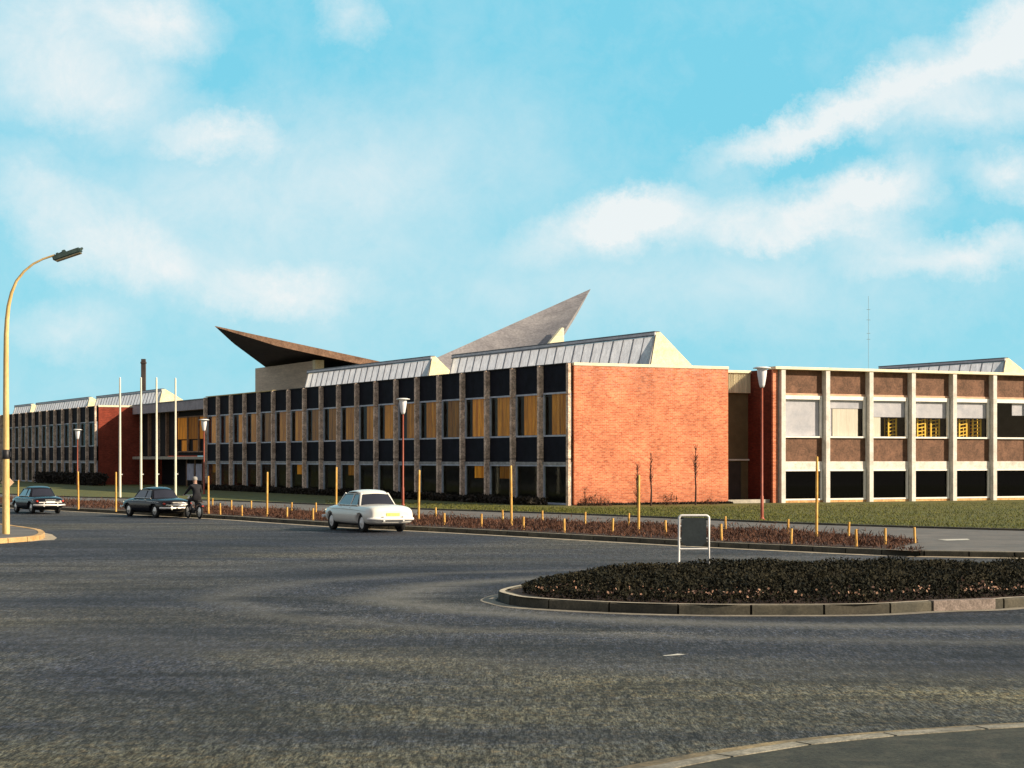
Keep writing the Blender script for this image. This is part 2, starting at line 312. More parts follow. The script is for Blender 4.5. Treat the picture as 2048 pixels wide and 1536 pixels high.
mt['opal'] = mottle('opal_glass', (.82, .82, .88), (.92, .92, .96), 3, .3, 20, .03)
mt['slate'] = mottle('slate_panel', (.016, .025, .030), (.032, .045, .05), 3, .6, 20, .3)
mt['lamp_green'] = mottle('green_grey_metal', (.03, .06, .055), (.07, .11, .10), 8, .5)
mt['dark_metal'] = mottle('dark_metal', (.01, .01, .012), (.025, .025, .03), 5, .5)
mt['twig'] = mottle('red_brown_twigs', (.055, .022, .013), (.125, .055, .030), .8, .9, 8, .4, island=1.1)
mt['leafdark'] = mottle('dark_evergreen_leaf', (.008, .010, .006), (.030, .026, .013), 1.1, .8, 8, .5, island=1.1, spec=.2)
mt['litter'] = mottle('dry_leaf', (.16, .07, .045), (.50, .32, .22), 3, .9, 8, .3, island=.8)
mt['hedge_dark'] = mottle('dark_hedge', (.012, .012, .010), (.04, .028, .018), 1, .9, 6, .5, island=1)
mt['bark'] = mottle('dark_bark', (.035, .016, .012), (.07, .035, .025), 5, .9)
mt['paintW'] = mottle('white_car_paint', (.84, .82, .74), (.88, .86, .79), 1, .3, 20, .02, coat=.6)
mt['paintB'] = mottle('black_car_paint', (.004, .004, .007), (.007, .007, .011), 1, .22, 20, .02, coat=.25, spec=.3)
mt['chrome'] = mottle('chrome', (.88, .86, .80), (.95, .93, .86), 2, .42, metal=.75, finek=0)
mt['rubber'] = mottle('rubber', (.010, .010, .010), (.02, .02, .02), 5, .85)
mt['carglass'] = mottle('car_glass', (.012, .014, .022), (.02, .022, .035), 1, .06, 20, .02, coat=1)
mt['red'] = mottle('red_lens', (.55, .03, .015), (.65, .06, .02), 5, .25)
mt['plate'] = mottle('number_plate', (.75, .75, .12), (.85, .85, .3), 5, .5)
mt['skin'] = mottle('skin', (.38, .22, .16), (.45, .27, .2), 5, .6)
mt['coat'] = mottle('dark_coat', (.008, .009, .014), (.02, .02, .026), 6, .9)
mt['lampglass'] = mottle('headlamp_glass', (.7, .7, .6), (.8, .8, .7), 4, .1)
mt['conc'] = mottle('concrete', (.34, .32, .27), (.5, .46, .38), 2, .85, 15, .25)
mt['brickstack'] = mottle('sooty_brick', (.05, .04, .04), (.10, .08, .07), 1, .9)

# ------------------------------------------------------------------ ground
def sheet(name, pts, z, mat, kind='structure', parent=None, label=None, cat=None):
    bm = bmesh.new(); vs = [bm.verts.new((p[0], p[1], z)) for p in pts]; f = bm.faces.new(vs)
    if f.normal.z < 0: f.normal_flip()
    bmesh.ops.triangulate(bm, faces=bm.faces[:])
    me = bpy.data.meshes.new(name); bm.to_mesh(me); bm.free(); me.materials.append(mat)
    for p in me.polygons:
        if p.normal.z < 0: p.flip()
    o = bpy.data.objects.new(name, me); C.objects.link(o); return tag(o, label, cat, None, kind)
def spline(pts, n=6, closed=False):
    P_ = [Vector((p[0], p[1])) for p in pts]; out = []; L = len(P_)
    for i in range(L if closed else L - 1):
        g = (lambda j: P_[j % L]) if closed else (lambda j: P_[max(0, min(L - 1, j))])
        a, b, c, d = g(i - 1), g(i), g(i + 1), g(i + 2)
        for t in range(n):
            t /= n; out.append(.5 * ((2 * b) + (c - a) * t + (2 * a - 5 * b + 4 * c - d) * t * t + (3 * b - a - 3 * c + d) * t ** 3))
    if not closed: out.append(P_[-1])
    return out
def offset(pts, d, closed=False):
    out = []; L = len(pts)
    for i, p in enumerate(pts):
        a = pts[(i - 1) % L] if closed else pts[max(0, i - 1)]; b = pts[(i + 1) % L] if closed else pts[min(L - 1, i + 1)]
        t = (b - a).normalized(); out.append(p + Vector((-t.y, t.x)) * d)
    return out
def resample(pts, step):
    out = [pts[0].copy()]; acc_ = 0
    for a, b in zip(pts[:-1], pts[1:]):
        L = (b - a).length; 
        if L < 1e-6: continue
        s_ = step - acc_
        while s_ <= L: out.append(a.lerp(b, s_ / L)); s_ += step
        acc_ = (acc_ + L) % step
    return out
def ribbon(name, pts, d0, d1, z, mat, kind='structure', closed=False):
    a = offset(pts, d0, closed); b = offset(pts, d1, closed); m = MB(); n = len(pts)
    m.add([(p.x, p.y, z) for p in a] + [(p.x, p.y, z) for p in b], [(i, (i + 1) % n, n + (i + 1) % n, n + i) for i in range(n if closed else n - 1)])
    o = m.build(name, mat, recalc=False)
    for p in o.data.polygons:
        if p.normal.z < 0: p.flip()
    return tag(o, kind=kind)
def kerb(name, pts, width, z0, z1, mat, step=1.1, closed=False, gap=.018):
    """row of kerb stones along a line; the stones lie to the left of its direction"""
    q = resample(pts + ([pts[0]] if closed else []), step)
    m = MB()
    for i in range(len(q) - 1):
        a, b = q[i], q[i + 1]; t = (b - a).normalized(); n = Vector((-t.y, t.x)); g = t * gap
        nx = q[i + 2] if i + 2 < len(q) else b; pv = q[i - 1] if i else a
        n0 = Vector((-(b - pv).normalized().y, (b - pv).normalized().x)); n1 = Vector((-(nx - a).normalized().y, (nx - a).normalized().x))
        a0, b0 = a + g, b - g; a1, b1 = a0 + n0 * width, b0 + n1 * width; e = .02
        lo = [(a0.x, a0.y, z0), (b0.x, b0.y, z0), (b1.x, b1.y, z0), (a1.x, a1.y, z0)]
        mi = [(a0.x, a0.y, z1 - e), (b0.x, b0.y, z1 - e), (b1.x, b1.y, z1 - e), (a1.x, a1.y, z1 - e)]
        a2, b2 = a0 + n * e, b0 + n * e
        hi = [(a2.x, a2.y, z1), (b2.x, b2.y, z1), (b1.x, b1.y, z1), (a1.x, a1.y, z1)]
        m.add(lo + mi + hi, [(0, 1, 5, 4), (1, 2, 6, 5), (2, 3, 7, 6), (3, 0, 4, 7), (4, 5, 9, 8), (5, 6, 10, 9), (6, 7, 11, 10), (7, 4, 8, 11), (8, 9, 10, 11)])
    return tag(m.build(name, mat), kind='structure')
V2 = lambda p: Vector((p[0], p[1]))
sheet('ground', [(-1500, -300), (1500, -300), (1500, 4500), (-1500, 4500)], -.03, mt['earth'])
sheet('road', [(-260, -40), (200, -40), (200, 420), (-260, 420)], 0, mt['asphalt'])
KF = [V2(G(*p)) for p in [(112, 1020.5), (251, 1028), (440, 1038), (560, 1046), (709, 1055.5), (900, 1065), (1135, 1078), (1354, 1090.5), (1500, 1098), (1600, 1102.5), (1725, 1108.5), (1842, 1112.5), (2048, 1116)]]
dl = (KF[0] - KF[1]).normalized(); KF = [KF[0] + dl * 90, KF[0] + dl * 30] + KF + [KF[-1] + (KF[-1] - KF[-2]).normalized() * 30]
KF = spline(KF, 4)           # runs from far left to near right
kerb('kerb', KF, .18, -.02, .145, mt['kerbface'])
ribbon('gutter', KF, -.42, -.0, .004, mt['gutter'])
KB = offset(KF, .18)
slab = [(p.x, p.y) for p in KB] + [(90, 70), (90, 330), (-240, 330)]
sheet('pavement', slab, .135, mt['pave'])
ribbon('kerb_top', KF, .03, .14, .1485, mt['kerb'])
GL = [V2(G(*p, .14)) for p in [(-200, 982), (0, 988), (130, 994), (350, 999), (560, 1006), (826, 1018), (960, 1022.5), (1180, 1030), (1422, 1040), (1500, 1043.5), (1725, 1052), (2048, 1061), (2300, 1066)]]
GLs = spline(GL, 4)
sheet('lawn', [(p.x, p.y) for p in GLs] + [(85, 75), (85, 320), (-230, 320)], .143, mt['grass'])
kerb('lawn_edging', offset(GLs, -.16), .16, .1, .20, mt['kerbface'], 1.0)
BL = [V2(G(*p, .14)) for p in [(-60, 994), (112, 1000), (300, 1009), (426, 1015), (503, 1019), (583, 1023), (632, 1025), (872, 1036), (1006, 1041), (1170, 1046), (1257, 1050), (1451, 1058.5), (1576, 1065), (1697, 1071), (1780, 1077), (1838, 1085)]]
BLs = spline(BL, 4)
def near(px): return min(range(len(KF)), key=lambda i: abs(KF[i].x / KF[i].y - (px - 1024) / F))
i0, i1 = near(-60), near(1800)
bedF = offset(KF, .42)[i0:i1 + 1]
bed = [(p.x, p.y) for p in bedF] + [(p.x, p.y) for p in reversed(BLs)]
sheet('planting_bed', bed, .147, mt['soil'])
m = MB(); q0, q1 = G(1888, 1080, .14), G(1934, 1078.5, .14); m.add([(q0.x, q0.y - .35, .141), (q1.x, q1.y - .35, .141), (q1.x + .1, q1.y + .35, .141), (q0.x - .1, q0.y + .35, .141)], [(0, 1, 2, 3)])
tag(m.build('road_marking', mt['paint_line']), kind='structure')
q0 = G(1325, 1311.5); q1 = G(1372, 1309.5)
m = MB(); m.add([(q0.x + .02, q0.y - .05, .004), (q1.x - .06, q1.y - .05, .004), (q1.x, q1.y + .02, .004), (q1.x - .1, q1.y + .09, .004), (q0.x + .1, q0.y + .08, .004), (q0.x, q0.y, .004)], [(0, 1, 2, 3, 4, 5)])
tag(m.build('pale_patch', mt['paint_line']), kind='structure')

# traffic island on the right
isl = [V2(G(*p)) for p in [(996, 1199), (1012, 1207), (1063, 1215.6), (1241, 1225.5), (1400, 1229.5), (1500, 1230), (1722, 1229), (1867, 1222), (1990, 1218), (2048, 1214)]]
isl = isl + [Vector(p) for p in [(10.8, 31.8), (13, 33.6), (13.6, 35.6), (12, 37.4), (8, 38.0), (4.5, 37.8), (2.3, 36.9), (.9, 35.3), (.1, 33.8)]]
ISL = spline(isl, 5, True)
area = sum(a.x * b.y - b.x * a.y for a, b in zip(ISL, ISL[1:] + ISL[:1]))
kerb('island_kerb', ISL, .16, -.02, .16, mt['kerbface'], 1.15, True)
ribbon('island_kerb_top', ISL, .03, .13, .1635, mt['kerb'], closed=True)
ribbon('island_gutter', ISL, -.30, -.04, .004, mottle('gutter_dark', (.12, .11, .09), (.32, .29, .23), 2, .92, 14, .4), closed=True)
pk = [V2(G(1867, 1222.6)), V2(G(1930, 1220.6)), V2(G(1990, 1218.6))]
d_ = (pk[2] - pk[0]).normalized(); n_ = Vector((-d_.y, d_.x)); q_ = [pk[0] - n_ * .012, pk[2] - n_ * .012, pk[2] + n_ * .16, pk[0] + n_ * .16]
m = MB(); m.hexa([(p.x, p.y, -.02) for p in q_], [(p.x, p.y, .171) for p in q_]); tag(m.build('island_kerb_stone', mottle('pink_stone', (.15, .12, .10), (.32, .26, .23), 6, .9, 30, .5, .3)), kind='structure')
inner = offset(ISL, .15, True)
sheet('island_soil', [(p.x, p.y) for p in inner], .14, mt['soil'])
# lamp island on the left
li = [V2(G(*p)) for p in [(-400, 1112), (-150, 1097), (0, 1087), (50, 1083.5), (80, 1080), (90, 1074)]] + [V2(G(*p)) for p in [(84, 1068), (66, 1064), (24, 1058), (0, 1055), (-150, 1042), (-400, 1030)]]
LI = spline(li, 5); LIc = LI + [LI[0] + Vector((-8, 2))]
kerb('lamp_island_kerb', LI, .2, -.02, .14, mottle('sunlit_ochre_kerb', (.42, .25, .09), (.62, .42, .20), 2, .9, 20, .3, .2, island=.4), 1.0)  # warm tone of the sunlit faces put into the stone colour
sheet('lamp_island', [(p.x, p.y) for p in offset(LI, .1)], .128, mt['pave'])
ap = [G(*p) for p in [(60, 1083.5), (85, 1081), (108, 1080), (114, 1076), (104, 1069), (84, 1065)]]
sheet('lamp_island_apron', [(p.x, p.y) for p in ap], .004, mt['gutter'])
# near pavement at the bottom right
NP = [V2(G(*p)) for p in [(700, 1668), (1256, 1552), (1400, 1524), (1512, 1505), (1700, 1481), (2048, 1456), (2500, 1434)]]
NPs = spline(NP, 5)
ribbon('near_gutter', NPs, 0, .30, .004, mottle('sandy_gutter', (.06, .055, .04), (.32, .25, .13), 2.2, .95, 25, .6))
kerb('near_kerb', [p for p in offset(NPs, -.0)][::-1], .2, -.02, .05, mottle('near_kerb_stone', (.12, .115, .09), (.32, .30, .24), 3, .9, 30, .5, .3, island=.3, dirt=((.05, .05, .04), 2, .6)), 1.0)
sheet('near_pavement', [(p.x, p.y) for p in offset(NPs, -.18)] + [(30, 14), (30, 2), (-3, 2)], .042, mt['nearpave'])

# ------------------------------------------------------------------ low planting (stuff)
def inside(poly, x, y):
    c = False; j = len(poly) - 1
    for i in range(len(poly)):
        xi, yi = poly[i][0], poly[i][1]; xj, yj = poly[j][0], poly[j][1]
        if (yi > y) != (yj > y) and x < (xj - xi) * (y - yi) / (yj - yi) + xi: c = not c
        j = i
    return c
def leaves(name, pts, size, mat, label, cat, upright=.5, aspect=.5, kind='stuff'):
    n = len(pts); pts = np.array(pts); d1 = np.random.normal(size=(n, 3)); d1[:, 2] += upright * 2; d1 /= np.linalg.norm(d1, axis=1)[:, None]
    r = np.random.normal(size=(n, 3)); d2 = np.cross(d1, r); d2 /= np.linalg.norm(d2, axis=1)[:, None]
    s_ = size * np.random.uniform(.5, 1.4, (n, 1)); a = d1 * s_; b = d2 * s_ * aspect
    V = np.stack([pts - a, pts + b, pts + a, pts - b], 1).reshape(-1, 3); F_ = np.arange(4 * n).reshape(-1, 4)
    me = bpy.data.meshes.new(name); me.from_pydata(V.tolist(), [], F_.tolist()); me.materials.append(mat)
    o = bpy.data.objects.new(name, me); C.objects.link(o); return tag(o, label, cat, kind=kind)
inn = [(p.x, p.y) for p in offset(ISL, .42, True)]; seg = np.array(inn)
pts = []
while len(pts) < 85000:
    x = random.uniform(-.5, 13.5); y = random.uniform(28.5, 38.2)
    if x > y * .295 or not inside(inn, x, y): continue
    d = np.min(np.hypot(seg[:, 0] - x, seg[:, 1] - y))
    h = (.31 + .03 * math.sin(x * 2.1 + y) + .025 * math.sin(x * 5.3 - y * 3.1)) * min(1, .35 + d * .8)
    z = .14 + h * (1 - random.random() ** 2.2) * random.uniform(.85, 1.12)
    pts.append((x, y, z))
leaves('ground_cover', pts, .030, mt['leafdark'], 'dark low evergreen ground cover filling the kerbed traffic island', 'ground cover', .35)
pts = []
while len(pts) < 330:
    i = random.randrange(len(ISL)); p = ISL[i] + (Vector((6.5, 33.8)) - ISL[i]).normalized() * abs(random.gauss(.3, .3)) + Vector((random.uniform(-.5, .5), 0))
    if p.y > 31.5 or not inside(inn, p.x, p.y): continue
    d = np.min(np.hypot(seg[:, 0] - p.x, seg[:, 1] - p.y))
    pts.append((p.x, p.y, .2 + .3 * min(1, .3 + d * .8) * random.uniform(.5, 1.1)))
leaves('fallen_leaves', pts, .024, mt['litter'], 'pale and pink dry leaves scattered along the front of the traffic island', 'dry leaves', .1, .8)
pts = []; bx0 = min(p[0] for p in bed); bx1 = max(p[0] for p in bed)
for (cnt, lo, hi) in ((9000, -60, -14), (34000, -14, 16)):
    k_ = 0
    while k_ < cnt:
        i = random.randrange(len(bedF) - 1)
        x = random.uniform(max(lo, bx0), min(hi, bx1)); y = random.uniform(44, 125)
        if abs(x / y) > .285 or not inside(bed, x, y): continue
        h = .09 + .04 * math.sin(x * 1.7) + .03 * math.sin(y * 3.1) + (.16 if random.random() < .08 else 0)
        pts.append((x, y, .15 + h * random.random() ** .7)); k_ += 1
leaves('low_hedge', pts, .075, mt['twig'], 'low red brown twiggy hedge planted in the long bed behind the far kerb', 'hedge', .8, .16)

# ------------------------------------------------------------------ buildings
AZ = .4736; A = Vector((2.892, 92.185, 0)); SD = Vector((math.cos(AZ), math.sin(AZ), 0)); LD = Vector((-math.sin(AZ), math.cos(AZ), 0))
H = 7.2; ZWT = 5.80; ZS = 3.57; ZL = 2.16; B1 = 3.058
def to_local(p, root):
    d = Vector(p) - root.location; return Vector((d.dot(SD), d.dot(LD), d.z))
def frame_box(m, ax, pos, d, u0, u1, z0, z1, t):
    """window frame ring in a plane; ax='x' -> facade x=pos, runs along y"""
    for (a, b, c, e) in ((u0, u1, z0, z0 + t), (u0, u1, z1 - t, z1), (u0, u0 + t, z0 + t, z1 - t), (u1 - t, u1, z0 + t, z1 - t)):
        if ax == 'x': m.box(pos, pos + d, a, b, c, e)
        else: m.box(a, b, pos, pos + d, c, e)
def skylight(root, t0, t1, x0, ridge_dx, zr, zb_=7.22, back=2.9, light=True):
    """lean-to roof glazing along the local y axis: steep glass facing -x, back slope, cream gables"""
    xr = x0 + ridge_dx
    n = int((t1 - t0) / 1.02)
    g = MB(); g.add([(x0, t0 + .06, zb_), (x0, t1 - .06, zb_), (xr, t1 - .06, zr - .22), (xr, t0 + .06, zr - .22)], [(0, 1, 2, 3)])
    sk = g.build('skylight_glazing', mt['skyl'], root)
    b = MB()
    for i in range(n + 1):
        y = t0 + .1 + (t1 - t0 - .2) * i / n; wd = .022 if i % 2 else .05
        b.hexa([(x0 - .05, y - wd, zb_), (x0 - .05, y + wd, zb_), (x0 + .02, y + wd, zb_), (x0 + .02, y - wd, zb_)], [(xr - .05, y - wd, zr - .24), (xr - .05, y + wd, zr - .24), (xr + .02, y + wd, zr - .24), (xr + .02, y - wd, zr - .24)])
    b.build('glazing_bars', mt['barlead'], sk)
    m = MB(); m.box(xr - .12, xr - .06, t0, t1, zr - .22, zr - .15); m.box(xr - .10, xr + .2, t0, t1, zr - .02, zr + .04); m.build('ridge_flashing', mt['lead'], root)
    m = MB(); m.box(xr - .09, xr + .12, t0 + .01, t1 - .01, zr - .15, zr - .02); m.build('ridge_board', mt['pale_flash'], root)
    m = MB(); m.hexa([(xr + .12, t0 + .14, zr - .1), (xr + .12, t1 - .14, zr - .1), (xr + back, t1 - .14, zb_ + .02), (xr + back, t0 + .14, zb_ + .02)], [(xr + .12, t0 + .14, zr), (xr + .12, t1 - .14, zr), (xr + back, t1 - .14, zb_ + .12), (xr + back, t0 + .14, zb_ + .12)]); m.build('skylight_back_slope', mt['roofglass'], root)
    for y in (t0, t1 - .12):
        m = MB(); pr = [(x0 + .02, zb_ - .2), (xr + .02, zr), (xr + .25, zr), (xr + back + .1, zb_ + .1), (xr + back + .1, zb_ - .2)]
        m.add([(a, y, c) for a, c in pr] + [(a, y + .12, c) for a, c in pr], [(0, 1, 2, 3, 4), (9, 8, 7, 6, 5)] + [(i, (i + 1) % 5, 5 + (i + 1) % 5, 5 + i) for i in range(5)])
        m.build('gable', mt['gable'], root)
def left_facade(root, nb, y0=0., curtains=True, x=0.0):
    """window bays along local y on the plane x"""
    pf = None
    for i in range(nb + 1):
        if pf is None:
            m = MB(); segs = [(.0, 2.42), (2.46, 5.62), (5.66, H - .02)]
            for (a, b_) in segs: m.box(-.20, -.03, -.11, .11, a, b_, .012)
            pf = m.build('pilaster', mt['fin'], root, loc=(x, y0, 0)); o = pf
            m = MB()
            for (a, b_) in segs: m.box(-.20, .14, -.11, .11, a, b_, .012)
            p2nd = m.build('pilaster', mt['fin'], root, loc=(x, y0 + B1, 0))
        elif i == 1: o = p2nd
        else: o = copy_tree(p2nd, root, (0, (i - 1) * B1, 0))
    m = MB(); m.box(.06, .14, .115, B1 - .115, ZWT, H - .01); p1 = m.build('upper_panel', mt['navy'], root, loc=(x, y0, 0))
    m = MB(); m.box(.06, .14, .115, B1 - .115, ZL + .14, ZS); p2 = m.build('spandrel_panel', mt['navy'], root, loc=(x, y0, 0))
    m = MB(); m.box(.00, .16, .115, B1 - .115, ZL, ZL + .135); p3 = m.build('lintel', mt['band'], root, loc=(x, y0, 0))
    m = MB(); m.box(.02, .2, .115, B1 - .115, 0, .16); p4 = m.build('plinth', mt['band'], root, loc=(x, y0, 0))
    wins = []
    for (z0, z1) in ((ZS + .002, ZWT - .002), (.162, ZL - .002)):
        m = MB(); frame_box(m, 'x', .03, .10, .13, B1 - .13, z0, z1, .085)
        f = m.build('window', mt['frameL'], root, loc=(x, y0, 0))
        m = MB(); m.box(.085, .095, .21, B1 - .21, z0 + .08, z1 - .08); m.build('pane', mt['glass'], f)
        wins.append((f, z0, z1))
    cm_ = []
    if curtains:
        for (a, b_, z0, z1) in ((.3, 2.0, ZS + .1, ZWT - .08), (.45, 2.25, ZS + .1, ZWT - .08), (.22, 2.4, ZS + .1, ZWT - .08), (.25, .8, ZS + .1, ZWT - .08), (.4, 2.0, ZL - .75, ZL - .1)):
            m = MB(); n = 26; vs_ = []
            for j in range(n + 1):
                yy_ = a + (b_ - a) * j / n; dx_ = .05 * math.sin(j * 1.9); vs_ += [(.22 + dx_, yy_, z0), (.22 + dx_, yy_, z1)]
            m.add(vs_, [(2 * j, 2 * j + 2, 2 * j + 3, 2 * j + 1) for j in range(n)], True); cm_.append(m)
    cms = {}
    for i in range(nb):
        off = (0, i * B1, 0)
        for p in (p1, p2, p3, p4):
            if i: copy_tree(p, root, off)
        for wi, (f, z0, z1) in enumerate(wins):
            o = f if i == 0 else copy_tree(f, root, off)
            if curtains:
                if wi == 0:
                    for key in random.choice([(0,), (1,), (2,), (1, 3), (2,), (1,)]): cms.setdefault((i, wi), []).append(key)
                elif random.random() < .2: cms.setdefault((i, wi), []).append(4)
            for key in cms.get((i, wi), []): pend.append((key, o))
    made = {}
    for key, o in pend:
        if key not in made: made[key] = cm_[key].build('curtain', mt['orange'], o)
        else:
            c = made[key].copy(); C.objects.link(c); c.parent = o
    pend.clear()
pend = []

# --- main block ---
D = 19 * B1; SW = 9.32
main = empty('office_building', A, AZ, 'two-storey flat-roofed building with orange brick end wall and long shaded row of fins', 'building')
m = MB(); m.box(.22, SW, 0, .3, 0, H - .12); m.build('end_wall', mt['brick'], main)
m = MB(); m.box(.145, .215, .16, .3, 0, H - .12); m.box(-.03, .145, .16, .22, 0, H - .12); m.build('recess_shadow', mt['black'], main)  # black strip painting the shadow of the corner recess
m = MB(); m.box(SW - .3, SW, .3, D - .3, 0, H - .12); m.box(.2, SW, D - .3, D, 0, H - .12); m.build('rear_wall', mt['brick2'], main)
m = MB(); m.box(.18, SW + .03, -.04, .36, H - .118, H + .03, .01); m.build('coping', mt['coping'], main)
m = MB(); m.box(-.06, .3, 43, D + .02, H + .001, H + .07, .01); m.build('roof_edge', mt['coping2'], main)
m = MB(); m.box(-.04, .3, .38, 42.99, H - .005, H + .035); m.box(.3, SW - .31, .38, D - .31, H - .3, H - .02); m.build('roof', mt['roofing'], main)
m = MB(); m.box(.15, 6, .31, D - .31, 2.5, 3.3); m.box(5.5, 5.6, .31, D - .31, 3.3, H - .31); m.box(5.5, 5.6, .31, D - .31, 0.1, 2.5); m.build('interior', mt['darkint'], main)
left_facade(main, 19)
skylight(main, 1.0, 25.4, 5.2, .38, 8.97, back=2.05)
skylight(main, 27.0, 49.0, 4.5, .38, 8.97, back=2.05)
# --- far left block ---
far = empty('workshop_building', A + SD * -1.83 + LD * 83.95, AZ, 'distant long building with narrow dark red brick end wall, behind the parked cars at left', 'building')
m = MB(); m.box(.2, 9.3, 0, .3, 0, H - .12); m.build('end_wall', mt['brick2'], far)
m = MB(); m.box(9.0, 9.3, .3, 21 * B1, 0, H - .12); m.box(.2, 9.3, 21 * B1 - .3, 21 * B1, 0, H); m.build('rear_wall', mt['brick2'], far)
m = MB(); m.box(.15, 9.3, -.05, .35, H - .118, H + .05, .01); m.build('coping', mt['coping'], far)
m = MB(); m.box(-.04, 9.0, .38, 21 * B1 - .31, H - .1, H - .01); m.build('roof', mt['roofing'], far)
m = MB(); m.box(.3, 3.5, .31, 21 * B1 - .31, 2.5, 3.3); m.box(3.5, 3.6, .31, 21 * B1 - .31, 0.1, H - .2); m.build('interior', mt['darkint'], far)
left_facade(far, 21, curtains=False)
skylight(far, 2.8, 26.2, 6.4, .45, 8.9)
skylight(far, 28.4, 52.6, 6.2, .45, 8.9)
skylight(far, 55.0, 64.0, 6.2, .45, 8.9)
# --- entrance link ---
ent = empty('entrance_building', A + SD * 1.9 + LD * 58.2, AZ, 'recessed entrance wing with grey fascia and pale canopy strip behind the flagpoles', 'building')
LE = 25.6
m = MB(); m.box(-.5, 8, 0, LE, 6.45, 7.22); m.build('fascia', mt['greyfascia'], ent)
m = MB(); m.box(-.55, 8, 0, LE, 7.222, 7.3); m.build('roof_edge', mt['lead'], ent)
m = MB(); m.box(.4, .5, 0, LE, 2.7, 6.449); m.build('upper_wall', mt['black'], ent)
m = MB(); m.box(-.6, 1.5, .3, LE - .3, 2.42, 2.66); m.build('canopy', mt['conc'], ent)
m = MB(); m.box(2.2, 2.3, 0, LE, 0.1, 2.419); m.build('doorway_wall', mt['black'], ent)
for i, (y, w_) in enumerate(((5.4, .1), (14.8, .1), (17.5, .12), (20.2, .12), (22.9, .14))):
    m = MB(); m.box(.15, .4, y - w_, y + w_, 2.7, 6.449); m.build('mullion', mt['fin'] if i % 2 else mt['fascia'], ent)
for (y0, y1) in ((5.6, 8.5), (8.6, 11.5), (11.6, 14.6)):
    m = MB(); frame_box(m, 'x', .2, .12, y0, y1, 3.0, 6.0, .1); f = m.build('window', mt['fascia'], ent)
    m = MB(); m.box(.3, .33, y0 + .1, y1 - .1, 4.1, 5.95); m.box(.3, .33, y0 + .1, y1 - 1.2, 3.1, 4.0); m.build('curtain', mt['orange'], f)  # orange panels standing in for lit brick seen in the glass
for (y0, y1) in ((6.6, 8.2), (8.8, 10.6)):
    m = MB(); m.box(-.12, -.04, y0, y1, .7, 2.05); m.build('notice_board', mottle('pale_lilac_board', (.3, .3, .38), (.5, .5, .6), 2), ent)
for y in (6.5, 8.5, 10.75):
    m = MB(); m.box(-.14, -.02, y - .05, y + .05, .1, 2.415); m.build('board_post', mt['fascia'], ent)
# --- link between main and right block ---
link = empty('link_building', A + SD * (SW + .002) + LD * 2.05, AZ, 'narrow recessed link with cream corrugated fascia between two brick blocks', 'building')
LW = 2.72
m = MB(); m.box(0, LW, .1, 8, 0, 5.95); m.build('wall', mottle('olive_wall', (.10, .075, .035), (.16, .12, .06), 1.5, .9), link)
m = MB(); n = 26; vs_ = []
for j in range(n * 2 + 1):
    x = LW * j / (n * 2); d = .03 if j % 2 else -.03; vs_ += [(x, -.1 + d, 5.96), (x, -.1 + d, 7.02)]
m.add(vs_, [(2 * j, 2 * j + 2, 2 * j + 3, 2 * j + 1) for j in range(n * 2)]); m.box(0, LW, -.04, 8, 5.96, 7.0); m.build('fascia', mt['corr'], link)
m = MB(); m.box(-.0, LW, -.2, 8, 7.02, 7.16); m.build('coping', mt['coping'], link)
m = MB(); m.box(0, LW, -.02, .095, 2.36, 2.44); m.build('floor_band', mt['finW'], link)
m = MB(); m.box(1.3, 2.2, .04, .1, .2, 2.3); m.build('door', mt['darkint'], link)
m = MB(); m.box(0.02, 3.4, -1.9, -1.7, 0.1, .33); m.box(3.2, 3.4, -2.1, -1.7, .1, .36); m.build('step_wall', mt['conc'], link)
m = MB(); m.lathe([(0, -.12), (.09, -.09), (.13, 0), (.09, .09), (0, .12)], (.14, -.25, 1.25)); m.tube([(.14, -.15, 1.25), (.14, .12, 1.25)], .03); m.build('wall_lamp', mt['white'], link)
# --- right block ---
SR = 12.55; B2 = 2.873; NB = 13; RO = A + SD * SR; RW = NB * B2 + .4
rb = empty('laboratory_building', RO, AZ, 'two-storey building at right with white fins, white framed windows and brown panels', 'building')
m = MB(); m.box(-.52, -.24, -.02, 30, 0, H - .06); m.build('side_wall', brick_mat('shaded_brick', (.15, .035, .024), (.09, .022, .016), (.08, .035, .028)), rb)  # darker brick copy with the shade of the recess put into its colour
m = MB(); m.box(-.516, -.23, -.14, -.022, 0, H - .06); m.build('brick_pier', mt['brick'], rb)
m = MB(); m.box(-.55, RW, -.42, .3, H - .055, H + .09, .012); m.build('coping', mt['coping'], rb)
m = MB(); m.box(-.23, RW, 29.7, 30, 0, H); m.box(RW, RW + .3, 0, 30, 0, H); m.build('rear_wall', mt['brick2'], rb)
m = MB(); m.box(-.24, RW, .3, 29.69, H - .2, H - .06); m.build('roof', mt['roofing'], rb)
m = MB(); m.box(-.23, RW, .2, 29, 2.5, 3.3); m.box(-.23, RW, 6, 6.1, 3.3, H - .21); m.box(-.23, RW, 3, 3.1, .1, 2.5); m.box(-.23, RW, .14, 6, 6.3, 6.4); m.build('interior', mt['darkint'], rb)
pf = None
for i in range(NB + 1):
    if pf is None:
        m = MB(); m.box(-.14, .14, -.36, .12, 0, H - .06, .012); pf = m.build('pilaster', mt['finW'], rb)
    else: copy_tree(pf, rb, (i * B2, 0, 0))
m = MB(); m.box(.142, B2 - .142, .0, .12, ZWT + .12, H - .058); p1 = m.build('upper_panel', mt['brown'], rb)
m = MB(); m.box(.142, B2 - .142, .0, .12, ZL + .16, ZS - .002); p2 = m.build('spandrel_panel', mt['brown'], rb)
m = MB(); m.box(.142, B2 - .142, -.10, .12, ZL - .27, ZL + .158); p3 = m.build('lintel', mt['finW'], rb)
